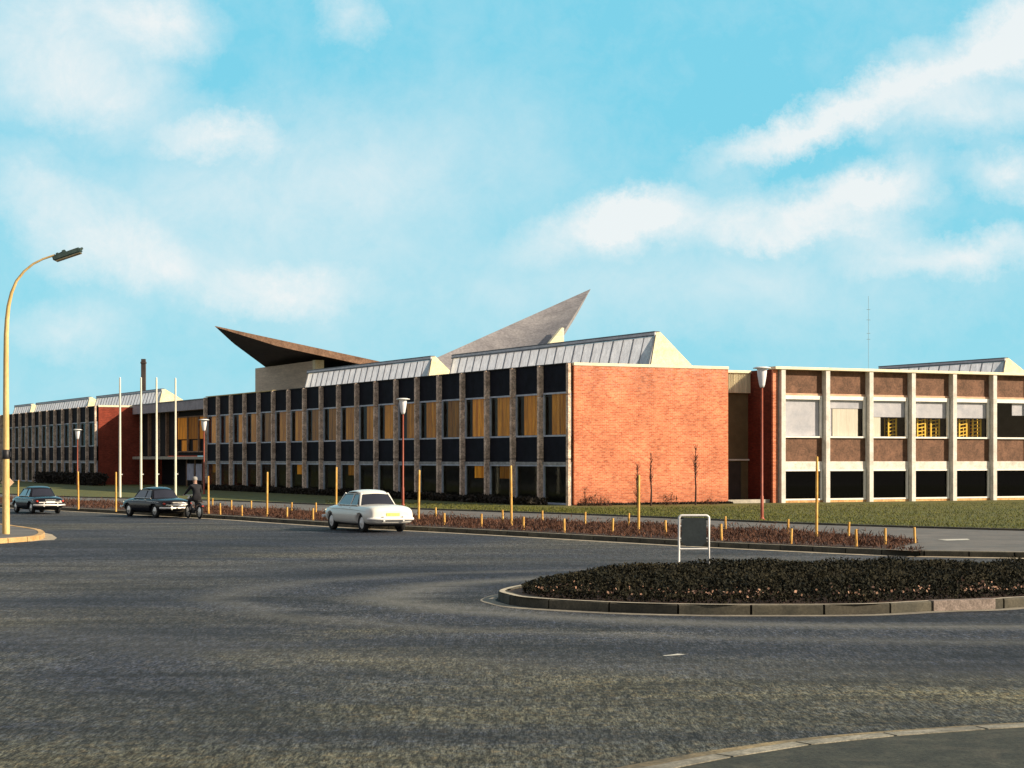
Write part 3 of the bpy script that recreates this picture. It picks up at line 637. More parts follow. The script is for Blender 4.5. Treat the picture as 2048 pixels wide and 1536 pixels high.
m = MB(); m.box(.142, B2 - .142, -.04, .12, ZWT - .002, ZWT + .118); p4 = m.build('head_trim', mottle('pink_trim', (.5, .3, .2), (.7, .45, .3), 3), rb)
m = MB(); m.box(.142, B2 - .142, -.1, .14, 0, .26); p5 = m.build('plinth', mottle('ochre_plinth', (.5, .26, .1), (.8, .5, .22), 2, .9, 8, .4), rb)
for p in (p1, p2, p3, p4, p5):
    for i in range(1, NB): copy_tree(p, rb, (i * B2, 0, 0))
fw = []
for (z0, z1, tt) in ((ZS, ZWT - .004, .09), (.262, ZL - .272, .085)):
    m = MB(); frame_box(m, 'y', -.12, .16, .144, B2 - .144 - .06, z0, z1, tt)
    if tt == .09: m.box(.3, B2 - .36, -.119, .03, z1 - .20, z1 - .085)
    f = m.build('window', mt['frameW'], rb); m = MB(); m.box(.22, B2 - .28, -.01, .0, z0 + .06, z1 - .06); m.build('pane', mt['glassR'] if tt == .09 else mt['glassD'], f); fw.append(f)
def wy(px, depth): # local x of the photo column on a plane this far behind the facade
    a = (px - 1024) / F; o = RO + LD * depth; return (a * o.y - o.x) / (SD.x - a * SD.y)
winU = []
for i in range(NB):
    for j, f in enumerate(fw):
        o = f if i == 0 else copy_tree(f, rb, (i * B2, 0, 0))
        if j == 0: winU.append(o)
def blind(i, zlow, mat='blind', x0=.24, x1=None, d=.06, z1=ZWT - .2):
    m = MB(); m.box(x0, x1 or B2 - .30, d, d + .015, zlow, z1); return m.build('blind' if mat == 'blind' else 'curtain', mt[mat], winU[i])
blind(0, ZS + .1); blind(1, 5.15); blind(2, 4.72); blind(3, 4.70); blind(4, 4.72)
blind(1, ZS + .1, 'cream', .62, 2.3, .09, 5.14); blind(2, ZS + .1, 'cream', .24, .95, .09, 4.71); blind(1, ZS + .1, 'blind', .24, .55, .09, 5.14)
blind(5, 4.9, 'blind', 1.6, 2.5); blind(6, 4.5); blind(8, 4.9)
skylight(rb, 11.6, 24.5, 25.5, .4, 8.95)
# racks in the upper room
rk = 0
for (px0, px1, w_) in ((1776, 1794, 'left of the third upstairs window bay'), (1834, 1852, 'left side of the fourth upstairs bay'), (1861, 1880, 'right side of the fourth upstairs bay'), (1918, 1935, 'left side of the fifth upstairs bay'), (1945, 1963, 'right side of the fifth upstairs bay')):
    xa, xb = wy(px0, .45), wy(px1, .45)
    lab = 'yellow slatted shelf rack behind the glass, ' + w_.replace('left of the third', 'in the third')
    o = RO + SD * ((xa + xb) / 2) + LD * .45; o.z = 3.3
    r_ = empty('shelf_rack', o, AZ, lab, 'shelf rack', 'yellow racks in the upstairs windows'); wd = (xb - xa) / 2
    m = MB(); m.box(-wd, -wd + .09, 0, .06, 0, 1.38); m.box(wd - .09, wd, 0, .06, 0, 1.38); m.box(-wd, -wd + .05, .3, .35, 0, 1.38); m.box(wd - .05, wd, .3, .35, 0, 1.38); m.build('upright', mt['yellow'], r_)
    for q in range(5):
        z = .42 + q * .2; m = MB(); m.hexa([(-wd + .1, .0, z), (wd - .1, .0, z + .07), (wd - .1, .3, z + .07), (-wd + .1, .3, z)], [(-wd + .1, .0, z + .05), (wd - .1, .0, z + .12), (wd - .1, .3, z + .12), (-wd + .1, .3, z + .05)]); m.build('shelf', mt['yellow'], r_)
# --- hall with winged concrete shell ---
hl = empty('assembly_hall', (-8, 150, 0), AZ, 'hall with a swooping two-winged pointed concrete shell roof rising above the offices', 'building')
def tl(p): return tuple(to_local(p, hl))
def shell(name, c, th, n=14, sag=0.0):
    """bilinear patch between four corners a,b,c,d with thickness"""
    a, b, cc, d = [Vector(q) for q in c]; top = []; bot = []
    for i in range(n + 1):
        for j in range(n + 1):
            s_, t_ = i / n, j / n; p = a.lerp(b, s_).lerp(d.lerp(cc, s_), t_); p.z -= sag * math.sin(math.pi * s_) * math.sin(math.pi * t_)
            k_ = .12 + .88 * min(1, 3 * s_ + 3 * t_) if name else 1
            top.append(tl(p)); q = p.copy(); q.z -= th * k_; bot.append(tl(q))
    w_ = n + 1; N_ = w_ * w_; m = MB()
    fs = [(i * w_ + j, (i + 1) * w_ + j, (i + 1) * w_ + j + 1, i * w_ + j + 1) for i in range(n) for j in range(n)]
    m.add(top, fs, True); m.add(bot, [tuple(reversed(f)) for f in fs], True)
    e = [(i, 0) for i in range(n)] + [(n, j) for j in range(n)] + [(i, n) for i in range(n, 0, -1)] + [(0, j) for j in range(n, 0, -1)]
    idx = [i * w_ + j for i, j in e]; vs_ = [top[i] for i in idx] + [bot[i] for i in idx]; L_ = len(idx)
    m.add(vs_, [(i, (i + 1) % L_, L_ + (i + 1) % L_, L_ + i) for i in range(L_)])
    return m
Lt = P(430, 652, 146); Pl = P(815, 735, 149); QL = P(533, 729, 162); ML = P(800, 760, 168)
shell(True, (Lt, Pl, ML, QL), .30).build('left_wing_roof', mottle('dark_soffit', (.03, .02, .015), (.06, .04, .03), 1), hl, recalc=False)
m = MB(); e0_, e1_ = Lt, Pl; nn = Vector((e1_.y - e0_.y, -(e1_.x - e0_.x), 0)).normalized() * .06
for i in range(16):
    a, b_ = e0_.lerp(e1_, i / 16), e0_.lerp(e1_, (i + 1) / 16); ha, hb = .55 * min(1, i / 6 + .12), .55 * min(1, (i + 1) / 6 + .12)
    m.hexa([tl(a + nn), tl(b_ + nn), tl(b_ + nn - Vector((0, 0, hb))), tl(a + nn - Vector((0, 0, ha)))], [tl(a + nn * .05), tl(b_ + nn * .05), tl(b_ + nn * .05 - Vector((0, 0, hb))), tl(a + nn * .05 - Vector((0, 0, ha)))])
m.build('fascia', mt['fascia'], hl)
Rt = P(1181, 578, 168); QR = P(1088, 728, 150); MR = P(1000, 775, 152)
shell(True, (Rt, P(872, 716, 153), P(900, 790, 151), QR), .35, sag=.25).build('right_wing_roof', mt['shell'], hl, recalc=False)
# walls under the shell
pA = P(648, 740, 150); lA = to_local(pA, hl)
m = MB(); m.box(lA.x - .75, lA.x, lA.y, lA.y + .6, 0, 10.4); m.build('end_pier', mt['gable'], hl)
m = MB(); m.box(lA.x - .7, lA.x - .4, lA.y + .6, lA.y + 14.6, 0, 10.35); m.build('side_wall', mt['hallwall'], hl)
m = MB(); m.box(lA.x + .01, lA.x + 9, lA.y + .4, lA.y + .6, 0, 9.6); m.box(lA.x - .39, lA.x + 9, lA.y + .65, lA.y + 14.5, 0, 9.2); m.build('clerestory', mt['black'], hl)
m = MB(); c = [P(1096, 690, 153), P(1124, 655, 157), P(1128, 656, 157), P(1128, 690, 153)]; c2 = [q + LD * .4 for q in c]
m.hexa([tl(q) for q in c], [tl(q) for q in c2]); m.build('abutment', mt['gable'], hl)
m = MB(); c = [P(1100, 800, 153), P(1096, 690, 153), P(1128, 690, 153), P(1128, 800, 153)]; m.hexa([tl(q) for q in c], [tl(q + LD * .5) for q in c]); m.build('buttress', mt['gable'], hl)
# chimney far behind
ch = P(287, 718, 235); m = MB(); m.box(-.27, .27, -.27, .27, 0, ch.z - .6, .02); m.box(-.33, .33, -.33, .33, ch.z - .6, ch.z - .35, .02); m.box(-.26, .26, -.26, .26, ch.z - .35, ch.z, .02)
tag(m.build('chimney', mt['brickstack'], loc=(ch.x, ch.y, 0)), 'tall thin dark chimney stack rising far behind the left skylights', 'chimney')
# antenna on the right block
an = P(1737, 592, 125); m = MB(); m.tube([(0, 0, 0), (0, 0, an.z)], .013, 6)
for z in (an.z - .9, an.z - 1.6, an.z - 2.5, an.z - 2.9): m.tube([(-.12, 0, z), (.12, 0, z)], .018, 6)
tag(m.build('antenna', mottle('grey_antenna', (.3, .45, .5), (.35, .5, .55)), loc=(an.x, an.y, 0)), 'thin aerial mast with short crossbars above the roof of the white-finned building', 'antenna')

# ------------------------------------------------------------------ poles and lamps
def stakes():
    tall = [(1633, 1077, 913, 'before the white-finned building'), (1277, 1065, 950, 'in front of the orange brick wall'), (1023, 1053, 931, 'left of the orange brick wall'),
            (837, 1045, 940, 'just right of the white car'), (672, 1034, 934, 'just behind the white car'), (534, 1033, 944, 'between the black cars and the white car'), (417, 1028, 952, 'right of the moped rider'), (232, 1021, 944, 'beside the leftmost flagpole'), (157, 1017, 943, 'between the two black cars'), (36, 1010, 960, 'next to the big ochre lamp')]
    for i, (px, py, pt, w_) in enumerate(tall):
        b = G(px, py, .14); h = EYE + (HOR - pt) / F * b.y - .14
        m = MB(); l1, l2 = random.uniform(-.03, .03), random.uniform(-.03, .03)
        m.tube([(0, 0, -.05), (l1 * .5, l2 * .5, h * .5), (l1, l2, h - .02), (l1, l2, h)], [.042, .04, .036, .026], 8)
        tag(m.build('tall_stake', mt['pole_y'], loc=b), 'tall yellow wooden stake in the red bed ' + w_, 'stake', 'tall yellow stakes in the long bed')
    front = [(440.7, 1029.5), (484, 1032), (574, 1037), (626, 1041), (889, 1051), (963, 1053.5), (1047, 1060), (1129, 1065), (1225, 1068), (1332, 1073), (1443, 1081), (1582, 1088), (1713, 1094), (1771, 1090), (1830, 1086)]
    back = [(425, 1016), (463, 1021), (503, 1022), (583, 1026), (632, 1027), (872, 1039), (1006, 1045), (1085, 1047), (1170, 1050), (1257, 1053), (1451, 1061), (1576, 1068), (1697, 1067 + 8)]
    near_ = {440.7: 'right of the moped rider', 484: 'third from the moped rider', 574: 'left of the white car', 626: 'nearest the nose of the white car', 889: 'nearest the white car tail', 963: 'left of the third tall stake from right', 1047: 'just right of the stake left of the brick wall', 1129: 'under the left edge of the brick wall', 1225: 'left of the stake before the brick wall', 1332: 'just left of the white framed sign', 1443: 'just right of the white framed sign', 1582: 'left of the rightmost tall stake', 1713: 'right of the rightmost tall stake', 1771: 'second from the right end of the bed', 1830: 'at the right tip of the bed'}
    bt = {425: 'nearest the moped rider', 463: 'second from the moped rider', 503: 'left of the tall stake behind the white car nose', 583: 'left of the white car', 632: 'just beyond the nose of the white car', 872: 'just behind the white car tail', 1006: 'beside the tall stake left of the brick wall', 1085: 'left of the brick wall foot', 1170: 'under the left part of the brick wall', 1257: 'beside the tall stake before the brick wall', 1451: 'right of the white framed sign', 1576: 'before the first window of the white-finned building', 1697: 'right of the rightmost tall stake'}
    for row, nm, d in ((front, 'front row', near_), (back, 'back row', bt)):
        for (px, py) in row:
            b = G(px, py, .14); h = random.uniform(.42, .5) if row is front else .46
            m = MB(); m.tube([(0, 0, -.05), (random.uniform(-.02, .02), 0, h)], [.036, .034], 8)
            tag(m.build('short_stake', mt['pole_y'], loc=b), 'short yellow peg, %s, %s' % (nm, d[px]), 'stake', 'short yellow pegs along the bed')
stakes()
def globe_lamp(px, py, top, label, Y=None, mat='pole_r'):
    b = G(px, py, .14) if Y is None else Vector(((px - 1024) / F * Y, Y, .14)); h = EYE + (HOR - top) / F * b.y - .14
    r_ = empty('path_lamp', b, 0, label, 'lamp post', 'path lamps with opal shades')
    m = MB(); m.tube([(0, 0, -.05), (0, 0, .9), (0, 0, .92), (0, 0, h - .78)], [.062, .06, .045, .04], 10); m.lathe([(.1, -.02), (.1, .05), (.06, .12)], n=12); m.build('pole', mt[mat], r_)
    m = MB(); m.lathe([(0, h - .80), (.075, h - .79), (.11, h - .7), (.17, h - .35), (.19, h - .1), (.18, h - .06)], n=18); m.build('lamp_shade', mt['opal'], r_)
    m = MB(); m.lathe([(.10, h - .11), (.34, h - .075), (.345, h - .05), (.2, h - .01), (0, h)], n=20); m.build('lamp_cap', mt['white'], r_)
globe_lamp(1524, 1040, 733, 'red-brown lamp post with white shade before the right building corner')
globe_lamp(806, 1012, 796, 'red-brown lamp post with white shade before the finned facade, beside the white car')
globe_lamp(408, 988, 838, 'lamp post with white shade at the left end of the finned facade', 122)
globe_lamp(155, 980, 858, 'lamp post with white shade farthest left, before the distant building', 142)
for i, (px, top, lb) in enumerate(((240, 757, 'leftmost white flagpole, in front of the narrow red brick wall'), (282, 757, 'white flagpole at the right edge of the narrow red brick wall'), (313, 757, 'third white flagpole from left, before the dark entrance'), (351, 758, 'rightmost white flagpole, before the orange entrance windows'))):
    Y = 111 + i * 1.0; b = Vector(((px - 1024) / F * Y, Y, .14)); h = EYE + (HOR - top) / F * Y - .14
    r_ = empty('flagpole', b, 0, lb, 'flagpole', 'row of four white flagpoles')
    m = MB(); m.tube([(0, 0, -.05), (0, 0, .05), (0, 0, h)], [.085, .078, .05], 10); m.build('pole', mt['pole_w'], r_)
    m = MB(); m.lathe([(0, -.06), (.06, 0), (0, .06)], (0, 0, h + .03), 10); m.build('finial', mt['white'], r_)
    m = MB(); m.box(.05, .16, -.02, .02, 1.35, 1.42, .005); m.build('cleat', mt['white'], r_)
# tall road lamp at left
b = G(12, 1068, .13); sl_ = empty('street_lamp', b, 0, 'tall ochre road lamp curving over the street at the left edge', 'street lamp')
def at(px, py): q = P(px, py, b.y) - b; return (q.x, 0, q.z)
cl = [(0, 0, -.05), at(12, 960), at(12, 820), at(12, 720), at(12.5, 670), at(14, 640), at(17, 612), at(23, 586), at(33, 562), at(48, 543), at(66, 528), at(86, 518), at(110, 510)]
cl = [tuple(p) for p in cl]
m = MB(); m.tube(cl, [.115, .105, .092, .08, .075, .068, .060, .052, .044, .038, .034, .032, .03], 14); m.build('pole', mt['pole_o'], sl_)
z1, z2 = at(12, 918)[2], at(12, 900)[2]
m = MB(); m.lathe([(.11, z1), (.115, z1 + .01), (.115, z2), (.1, z2 + .01)], n=16); m.box(.08, .15, -.05, .05, z1 + .06, z2 - .05, .01); m.build('black_band', mt['dark_metal'], sl_)
e0, e1 = Vector(at(107, 517)), Vector(at(166, 497)); dx = (e1 - e0); ln = dx.length; ang = -math.atan2(dx.z, dx.x)
hd = MB(); hd.box(0, ln * .93, -.17, .17, -.10, .06, .035); o = hd.build('lamp_housing', mt['lamp_green'], sl_, loc=e0); o.rotation_euler = (0, ang, 0)
hd = MB(); hd.box(.05, ln * .9, -.14, .14, -.125, -.101, .01); o2 = hd.build('lamp_glass', mottle('dusty_glass', (.25, .2, .12), (.4, .33, .2)), o)
hd = MB(); hd.tube([(-.02, 0, .05), (ln * .45, 0, .10)], .035, 8); hd.box(.32, .42, -.05, .05, .05, .15, .01); hd.box(.12, .2, -.05, .05, .05, .13, .01); hd.tube([(ln * .93, 0, 0), (ln * 1.0, 0, .02)], [.05, .03], 8); hd.build('clamp', mt['lamp_green'], o)
zc = at(12, 965)[2]; m = MB(); rr_ = .21; m.add([(-rr_, .13, zc), (0, .13, zc - rr_), (rr_, .13, zc), (0, .13, zc + rr_), (-rr_, .15, zc), (0, .15, zc - rr_), (rr_, .15, zc), (0, .15, zc + rr_)], [(0, 1, 2, 3), (7, 6, 5, 4), (0, 4, 5, 1), (1, 5, 6, 2), (2, 6, 7, 3), (3, 7, 4, 0)])
tag(m.build('diamond_sign', mottle('pale_sign', (.7, .5, .35), (.8, .65, .5)), loc=b), 'small pale diamond plate fixed behind the tall ochre lamp pole', 'sign')
# framed panel on the island
Ys = 36.3; c0 = Vector(((1388 - 1024) / F * Ys, Ys, .14)); sg = empty('framed_sign', c0, 0, 'white tube frame holding a dark slate panel on the traffic island', 'sign')
kx = F / Ys; hx = 30 / kx; zt = EYE + (HOR - 1031) / kx - .14; zm = EYE + (HOR - 1098) / kx - .14; r0 = .06
m = MB(); arc = lambda cx, cz, a0, a1: [(cx + r0 * math.cos(a), 0, cz + r0 * math.sin(a)) for a in np.linspace(a0, a1, 5)]
m.tube([(-hx, 0, -.1), (-hx, 0, zt - r0)] + arc(-hx + r0, zt - r0, math.pi, math.pi / 2)[1:] + arc(hx - r0, zt - r0, math.pi / 2, 0) + [(hx, 0, -.1)], .024, 10); m.build('frame', mt['white'], sg)
m = MB(); m.tube([(-hx + .02, 0, zm), (hx - .02, 0, zm)], .018, 8); m.build('crossbar', mt['white'], sg)
m = MB(); w_ = 25 / kx; hgt = 57 / kx; zc = EYE + (HOR - 1064) / kx - .14; ch_ = .09
oc = [(-w_, -hgt / 2 + ch_), (-w_ + ch_, -hgt / 2), (w_ - ch_, -hgt / 2), (w_, -hgt / 2 + ch_), (w_, hgt / 2 - ch_ * .6), (w_ - ch_ * .6, hgt / 2), (-w_ + ch_ * .6, hgt / 2), (-w_, hgt / 2 - ch_ * .6)]
m.add([(x, -.012, zc + z) for x, z in oc] + [(x, .012, zc + z) for x, z in oc], [tuple(range(8)), tuple(range(15, 7, -1))] + [(i, (i + 1) % 8, 8 + (i + 1) % 8, 8 + i) for i in range(8)]); pn = m.build('panel', mt['slate'], sg)
m = MB()
for x in (-1, 1):
    for z in (.12, -.12): m.box(min(x * w_, x * hx), max(x * w_, x * hx), -.008, .008, zc + z - .01, zc + z + .01)
m.build('bracket', mt['white'], sg)

# saplings and shrubs at the brick wall
def sapling(px, pyb, pyt, Y, label, bushy=.12):
    b = Vector(((px - 1024) / F * Y, Y, .14)); h = EYE + (HOR - pyt) / F * Y - .14
    r_ = empty('sapling', b, 0, label, 'young tree', 'leafless saplings at the brick wall')
    m = MB(); m.tube([(0, 0, 0), (.02, 0, h * .3), (-.03, .02, h * .6), (.01, 0, h)], [.05, .04, .028, .008], 8); m.build('trunk', mt['bark'], r_)
    m = MB()
    for i in range(60):
        z = h * random.uniform(.42, .95); a = random.uniform(0, 6.28); l = random.uniform(.5, 1.4) * bushy * (1.4 - z / h * .5)
        m.tube([(0, 0, z), (math.cos(a) * l, math.sin(a) * l, z + l * 1.6)], [.012, .004], 4, False)
    m.build('twigs', mt['bark'], r_)
sapling(1275, 1012, 928, 88.5, 'thinnest dark sapling, behind the tall yellow stake at the brick wall')
sapling(1302, 1014, 905, 91.5, 'straight dark sapling at the middle of the orange brick wall')
sapling(1391, 1014, 890, 93, 'tallest dark sapling at the right part of the orange brick wall', .16)
def bush(px, Y, w_, h, n, label, mat='hedge_dark'):
    b = Vector(((px - 1024) / F * Y, Y, .14)); pts = []
    for i in range(n):
        a = random.uniform(0, 6.28); r = w_ * math.sqrt(random.random()); z = h * random.random() * (1 - (r / w_) ** 2 * .6); pts.append((r * math.cos(a), r * .5 * math.sin(a), z))
    o = leaves('shrub', pts, .10, mt[mat], label, 'shrub', .9, .13, None); o.location = b; o['group'] = 'low shrubs at the brick wall foot'
    return o
bush(1190, 91.4, .9, .55, 420, 'low twiggy dark shrub at the left foot of the orange brick wall', 'twig')
bush(1338, 92.5, .5, .7, 200, 'thin twiggy shrub between the two right saplings', 'twig')
bush(1420, 94, .45, .35, 120, 'small low shrub just right of the tallest sapling', 'twig')
# low dark hedge along the foot of the shaded facade and of the far block
def hedge_line(name, p0, p1, h, wd, n, label, mat='hedge_dark', sz=.11):
    pts = []; d = (p1 - p0); nn = Vector((-d.y, d.x, 0)).normalized()
    for i in range(n):
        t = random.random(); q = p0 + d * t + nn * random.uniform(-wd, wd); hh = h * (.8 + .2 * math.sin(t * 90) * math.sin(t * 37)); pts.append((q.x, q.y, .14 + hh * random.random() ** .6))
    return leaves(name, pts, sz, mt[mat], label, 'hedge', .4)
hedge_line('dark_hedge', A - SD * 1.2 + LD * 1.0, A - SD * 1.2 + LD * 57, .42, .5, 12000, 'low dark hedge along the foot of the shaded finned facade')
hedge_line('distant_hedge', A - SD * 3.2 + LD * 77, A - SD * 3.2 + LD * 100, 1.15, .6, 4500, 'dark hedge in front of the distant brick end wall', sz=.16)
hedge_line('wall_foot_grass', A - LD * .25 + SD * .3, A - LD * .25 + SD * 9.4, .10, .15, 2500, 'rough dark grass tufts at the foot of the orange brick wall', sz=.07)
tf = []
for i in range(42000):
    px = random.uniform(650, 2080); t = random.random(); py0 = np.interp(px, [650, 826, 960, 1180, 1422, 2048], [1011, 1018, 1023, 1030, 1041, 1062]); py1 = np.interp(px, [650, 1150, 1460, 1530, 2080], [1001, 1018, 1014, 1013, 1006])
    if random.random() > np.interp(px, [650, 1200], [.25, 1]): continue
    q = G(px, py0 + (py1 - py0) * t - .8, .14); tf.append((q.x, q.y, .15 + .05 * random.random()))
leaves('grass_tufts', tf, .045, mottle('grass_blades', (.055, .078, .010), (.17, .16, .026), .7, .9, 6, .3, island=.9), 'uneven green grass on the lawn before the white-finned building', 'grass', 1.0, .2)

# ------------------------------------------------------------------ cars
def loft(secs, n_half, smooth=True):
    m = MB(); n = len(secs[0]); b = [p for s_ in secs for p in s_]
    fs = [(i * n + j, i * n + (j + 1) % n, (i + 1) * n + (j + 1) % n, (i + 1) * n + j) for i in range(len(secs) - 1) for j in range(n)]
    m.add(b, fs + [tuple(range(n)), tuple(range((len(secs) - 1) * n + n - 1, (len(secs) - 1) * n - 1, -1))], smooth); return m
def quadpatch(m, a, b, c, d, th=.012, bulge=.03, n=5):
    a, b, c, d = map(Vector, (a, b, c, d)); nr = (b - a).cross(d - a).normalized(); vs_ = []
    for i in range(n + 1):
        for j in range(n + 1):
            s_, t_ = i / n, j / n; p = a.lerp(b, s_).lerp(d.lerp(c, s_), t_) + nr * bulge * math.sin(math.pi * s_); vs_.append(p)
    m.add(vs_, [(i * (n + 1) + j, (i + 1) * (n + 1) + j, (i + 1) * (n + 1) + j + 1, i * (n + 1) + j + 1) for i in range(n) for j in range(n)], True)
def car(loc, head, label, paint, sc_=1., style='w', wheel_x=(-1.38, 1.36)):
    r_ = empty('car', loc, head, label, 'car', 'cars driving along the far kerb'); r_.scale = (sc_,) * 3
    #        x     halfw  ztop  zbot
    st = [(-2.33, .60, .70, .38), (-2.30, .74, .80, .31), (-2.12, .80, .87, .27), (-1.7, .82, .895, .25), (-1.2, .82, .90, .24), (-.3, .82, .90, .23), (.5, .82, .90, .23), (1.1, .81, .88, .24), (1.65, .79, .84, .26), (2.05, .72, .76, .32), (2.2, .56, .64, .38)]
    if style == 'b': st = [(-2.30, .54, .64, .38), (-2.26, .69, .75, .32), (-2.08, .77, .83, .27), (-1.65, .80, .88, .25)] + st[4:]
    secs = []
    for (x, w_, zt_, zb_) in st:
        h = zt_ - zb_; half = [(.70 * w_, zb_), (.93 * w_, zb_ + .07 * h), (w_, zb_ + .30 * h), (w_, zb_ + .58 * h), (.965 * w_, zb_ + .82 * h), (.84 * w_, zt_ - .012), (.52 * w_, zt_ + .025), (0, zt_ + .04)]
        secs.append([(x, -y, z) for y, z in half] + [(x, y, z) for y, z in reversed(half[:-1])])
    body = loft(secs, 8).build('body', paint, r_)
    ss = body.modifiers.new('s', 'SUBSURF'); ss.levels = ss.render_levels = 2
    cut = MB()
    for x in wheel_x:
        for s_ in (-1, 1): cut.lathe([(0, 0), (.345, 0), (.345, .35), (0, .35)], (x, s_ * .55 if s_ > 0 else -.90, .31), 24, 'y')
    cu = cut.build('cut', paint); bo = body.modifiers.new('b', 'BOOLEAN'); bo.object = cu; bo.operation = 'DIFFERENCE'; bo.solver = 'EXACT'
    cu.parent = r_; bpy.context.view_layer.update()
    dg = bpy.context.evaluated_depsgraph_get(); me = bpy.data.meshes.new_from_object(body.evaluated_get(dg)); body.modifiers.clear(); body.data = me
    bpy.data.objects.remove(cu)
    zr = 1.28; zb_ = .885
    bF, bR, tF_, tR = .90, -1.10, .46, -.74; yb, yt = .69, .52
    # roof
    rs = []
    for (x, w_, z) in ((tF_ + .10, .46, zr - .02), (tF_ + .02, .53, zr + .015), (tF_ - .3, .56, zr + .06), (-.3, .565, zr + .075), (tR + .25, .55, zr + .055), (tR, .51, zr + .0), (tR - .10, .44, zr - .05)):
        rs.append([(x, -w_, z - .045), (x, -w_ * .98, z - .005), (x, -w_ * .8, z + .03), (x, -w_ * .4, z + .065), (x, w_ * .4, z + .065), (x, w_ * .8, z + .03), (x, w_ * .98, z - .005), (x, w_, z - .045)])
    loft(rs, 4).build('roof', paint, r_, subd=1)
    g = MB(); quadpatch(g, (bF, -yb + .06, zb_), (bF, yb - .06, zb_), (tF_ + .08, yt - .04, zr - .02), (tF_ + .08, -yt + .04, zr - .02), bulge=.05); g.build('windscreen', mt['carglass'], r_)
    g = MB(); quadpatch(g, (bR, yb - .08, zb_ - .01), (bR, -yb + .08, zb_ - .01), (tR - .08, -yt + .05, zr - .03), (tR - .08, yt - .05, zr - .03), bulge=.05); g.build('rear_window', mt['carglass'], r_)
    for s_ in (-1, 1):
        for (x0, x1, u0, u1) in ((bF - .09, -.28, tF_ + .0, -.28), (-.34, bR + .20, -.34, tR + .06)):
            g = MB(); quadpatch(g, (x0, s_ * yb, zb_), (x1, s_ * yb, zb_), (u1, s_ * yt, zr - .01), (u0, s_ * yt, zr - .01), bulge=0); g.build('side_window', mt['carglass'], r_)
        for (a, b_, rr) in (((bF, s_ * (yb - .03), zb_ - .02), (tF_ + .06, s_ * (yt - .0), zr), .03), ((-.31, s_ * (yb + .003), zb_ - .02), (-.31, s_ * (yt + .003), zr), .024), ((bR + .1, s_ * (yb - .07), zb_ - .03), (tR + .02, s_ * (yt - .05), zr - .01), .06)):
            m = MB(); m.tube([a, b_], rr, 8); m.build('pillar', paint, r_)
        m = MB(); m.tube([(bF - .04, s_ * (yb + .012), zb_ + .01), (bR + .16, s_ * (yb + .012), zb_ + .01)], .014, 6); m.tube([(tF_ + .04, s_ * (yt + .03), zr - .02), (tR + .02, s_ * (yt + .02), zr - .02)], .013, 6); m.build('window_trim', mt['chrome'], r_)
        m = MB(); m.tube([(1.7, s_ * .785, .76), (.5, s_ * .822, .77), (-.6, s_ * .822, .76), (-1.9, s_ * .79, .72)], .011, 6); m.build('side_trim', mt['chrome'], r_)
        m = MB(); m.lathe([(0, -.045), (.05, -.04), (.07, 0), (.05, .04), (0, .045)], (-2.22, s_ * .66, .66), 14, 'z'); m.build('tail_lamp', mt['red'], r_)
        m = MB(); m.lathe([(.1, 0), (.095, .03), (0, .05)], (0, 0, 0), 16); o = m.build('headlight', mt['lampglass'], r_, loc=(2.1, s_ * .58, .64)); o.rotation_euler = (0, R(90), 0)
        for x in (-.35, .42):
            m = MB(); m.tube([(x - .3, s_ * .83, .82), (x - .16, s_ * .835, .82)], .012, 6); m.build('door_handle', mt['chrome'], r_)
    for x, yr in ((-2.38, -1), (2.28, 1)):
        m = MB(); m.tube([(x + .28 * -yr, -.80, .46), (x + .06 * -yr, -.72, .46), (x, -.4, .46), (x, .4, .46), (x + .06 * -yr, .72, .46), (x + .28 * -yr, .80, .46)], .055 if style == 'b' else .048, 10)
        for s_ in (-.35, .35): m.box(x - .035, x + .035, s_ - .035, s_ + .035, .38, .56, .01)
        m.build('bumper', mt['chrome'] if style == 'b' else mt['white'], r_)
    m = MB(); m.box(-2.345, -2.315, -.24, .24, .56, .66, .005); m.build('number_plate', mt['plate'] if style == 'w' else mt['white'], r_)
    m = MB(); m.box(-2.325, -2.29, -.28, .28, .71, .73, .005); m.build('boot_handle', mt['chrome'], r_)
    if style == 'b':
        m = MB(); m.box(-2.335, -2.26, -.60, .60, .575, .625, .012); m.build('rear_trim', mt['chrome'], r_)
    for x in wheel_x:
        for s_ in (-1, 1):
            wl = MB(); wl.lathe([(.20, -.075), (.29, -.085), (.315, -.06), (.315, .06), (.29, .085), (.20, .075)], (0, 0, 0), 24, 'y'); o = wl.build('wheel', mt['rubber'], r_, loc=(x, s_ * .66, .315))
            wl = MB(); wl.lathe([(.205, .05 * s_), (.17, .075 * s_), (.12, .06 * s_), (.09, .10 * s_), (0, .12 * s_)], (0, 0, 0), 20, 'y'); wl.build('hubcap', mt['chrome'] if style == 'b' else mt['white'], o)
    m = MB(); m.box(-1.9, 1.9, -.5, .5, .2, .34); m.build('chassis', mt['rubber'], r_)
    return r_
H0 = lambda d: R(90 + d)      # heading d degrees to the left of straight away
cw = G(732, 1061, 0); car(cw, H0(27), 'white rounded saloon car seen from behind, driving away along the kerb', mt['paintW'], 1.0)
cb_ = G(311, 1033.5, 0); car(cb_, H0(37), 'black saloon car with chrome bumper passing in front of the entrance', mt['paintB'], .90, 'b')
cc_ = G(74, 1026, 0); car(cc_, H0(31), 'farther black saloon car beside the tall lamp at the left edge', mt['paintB'], .87, 'b')

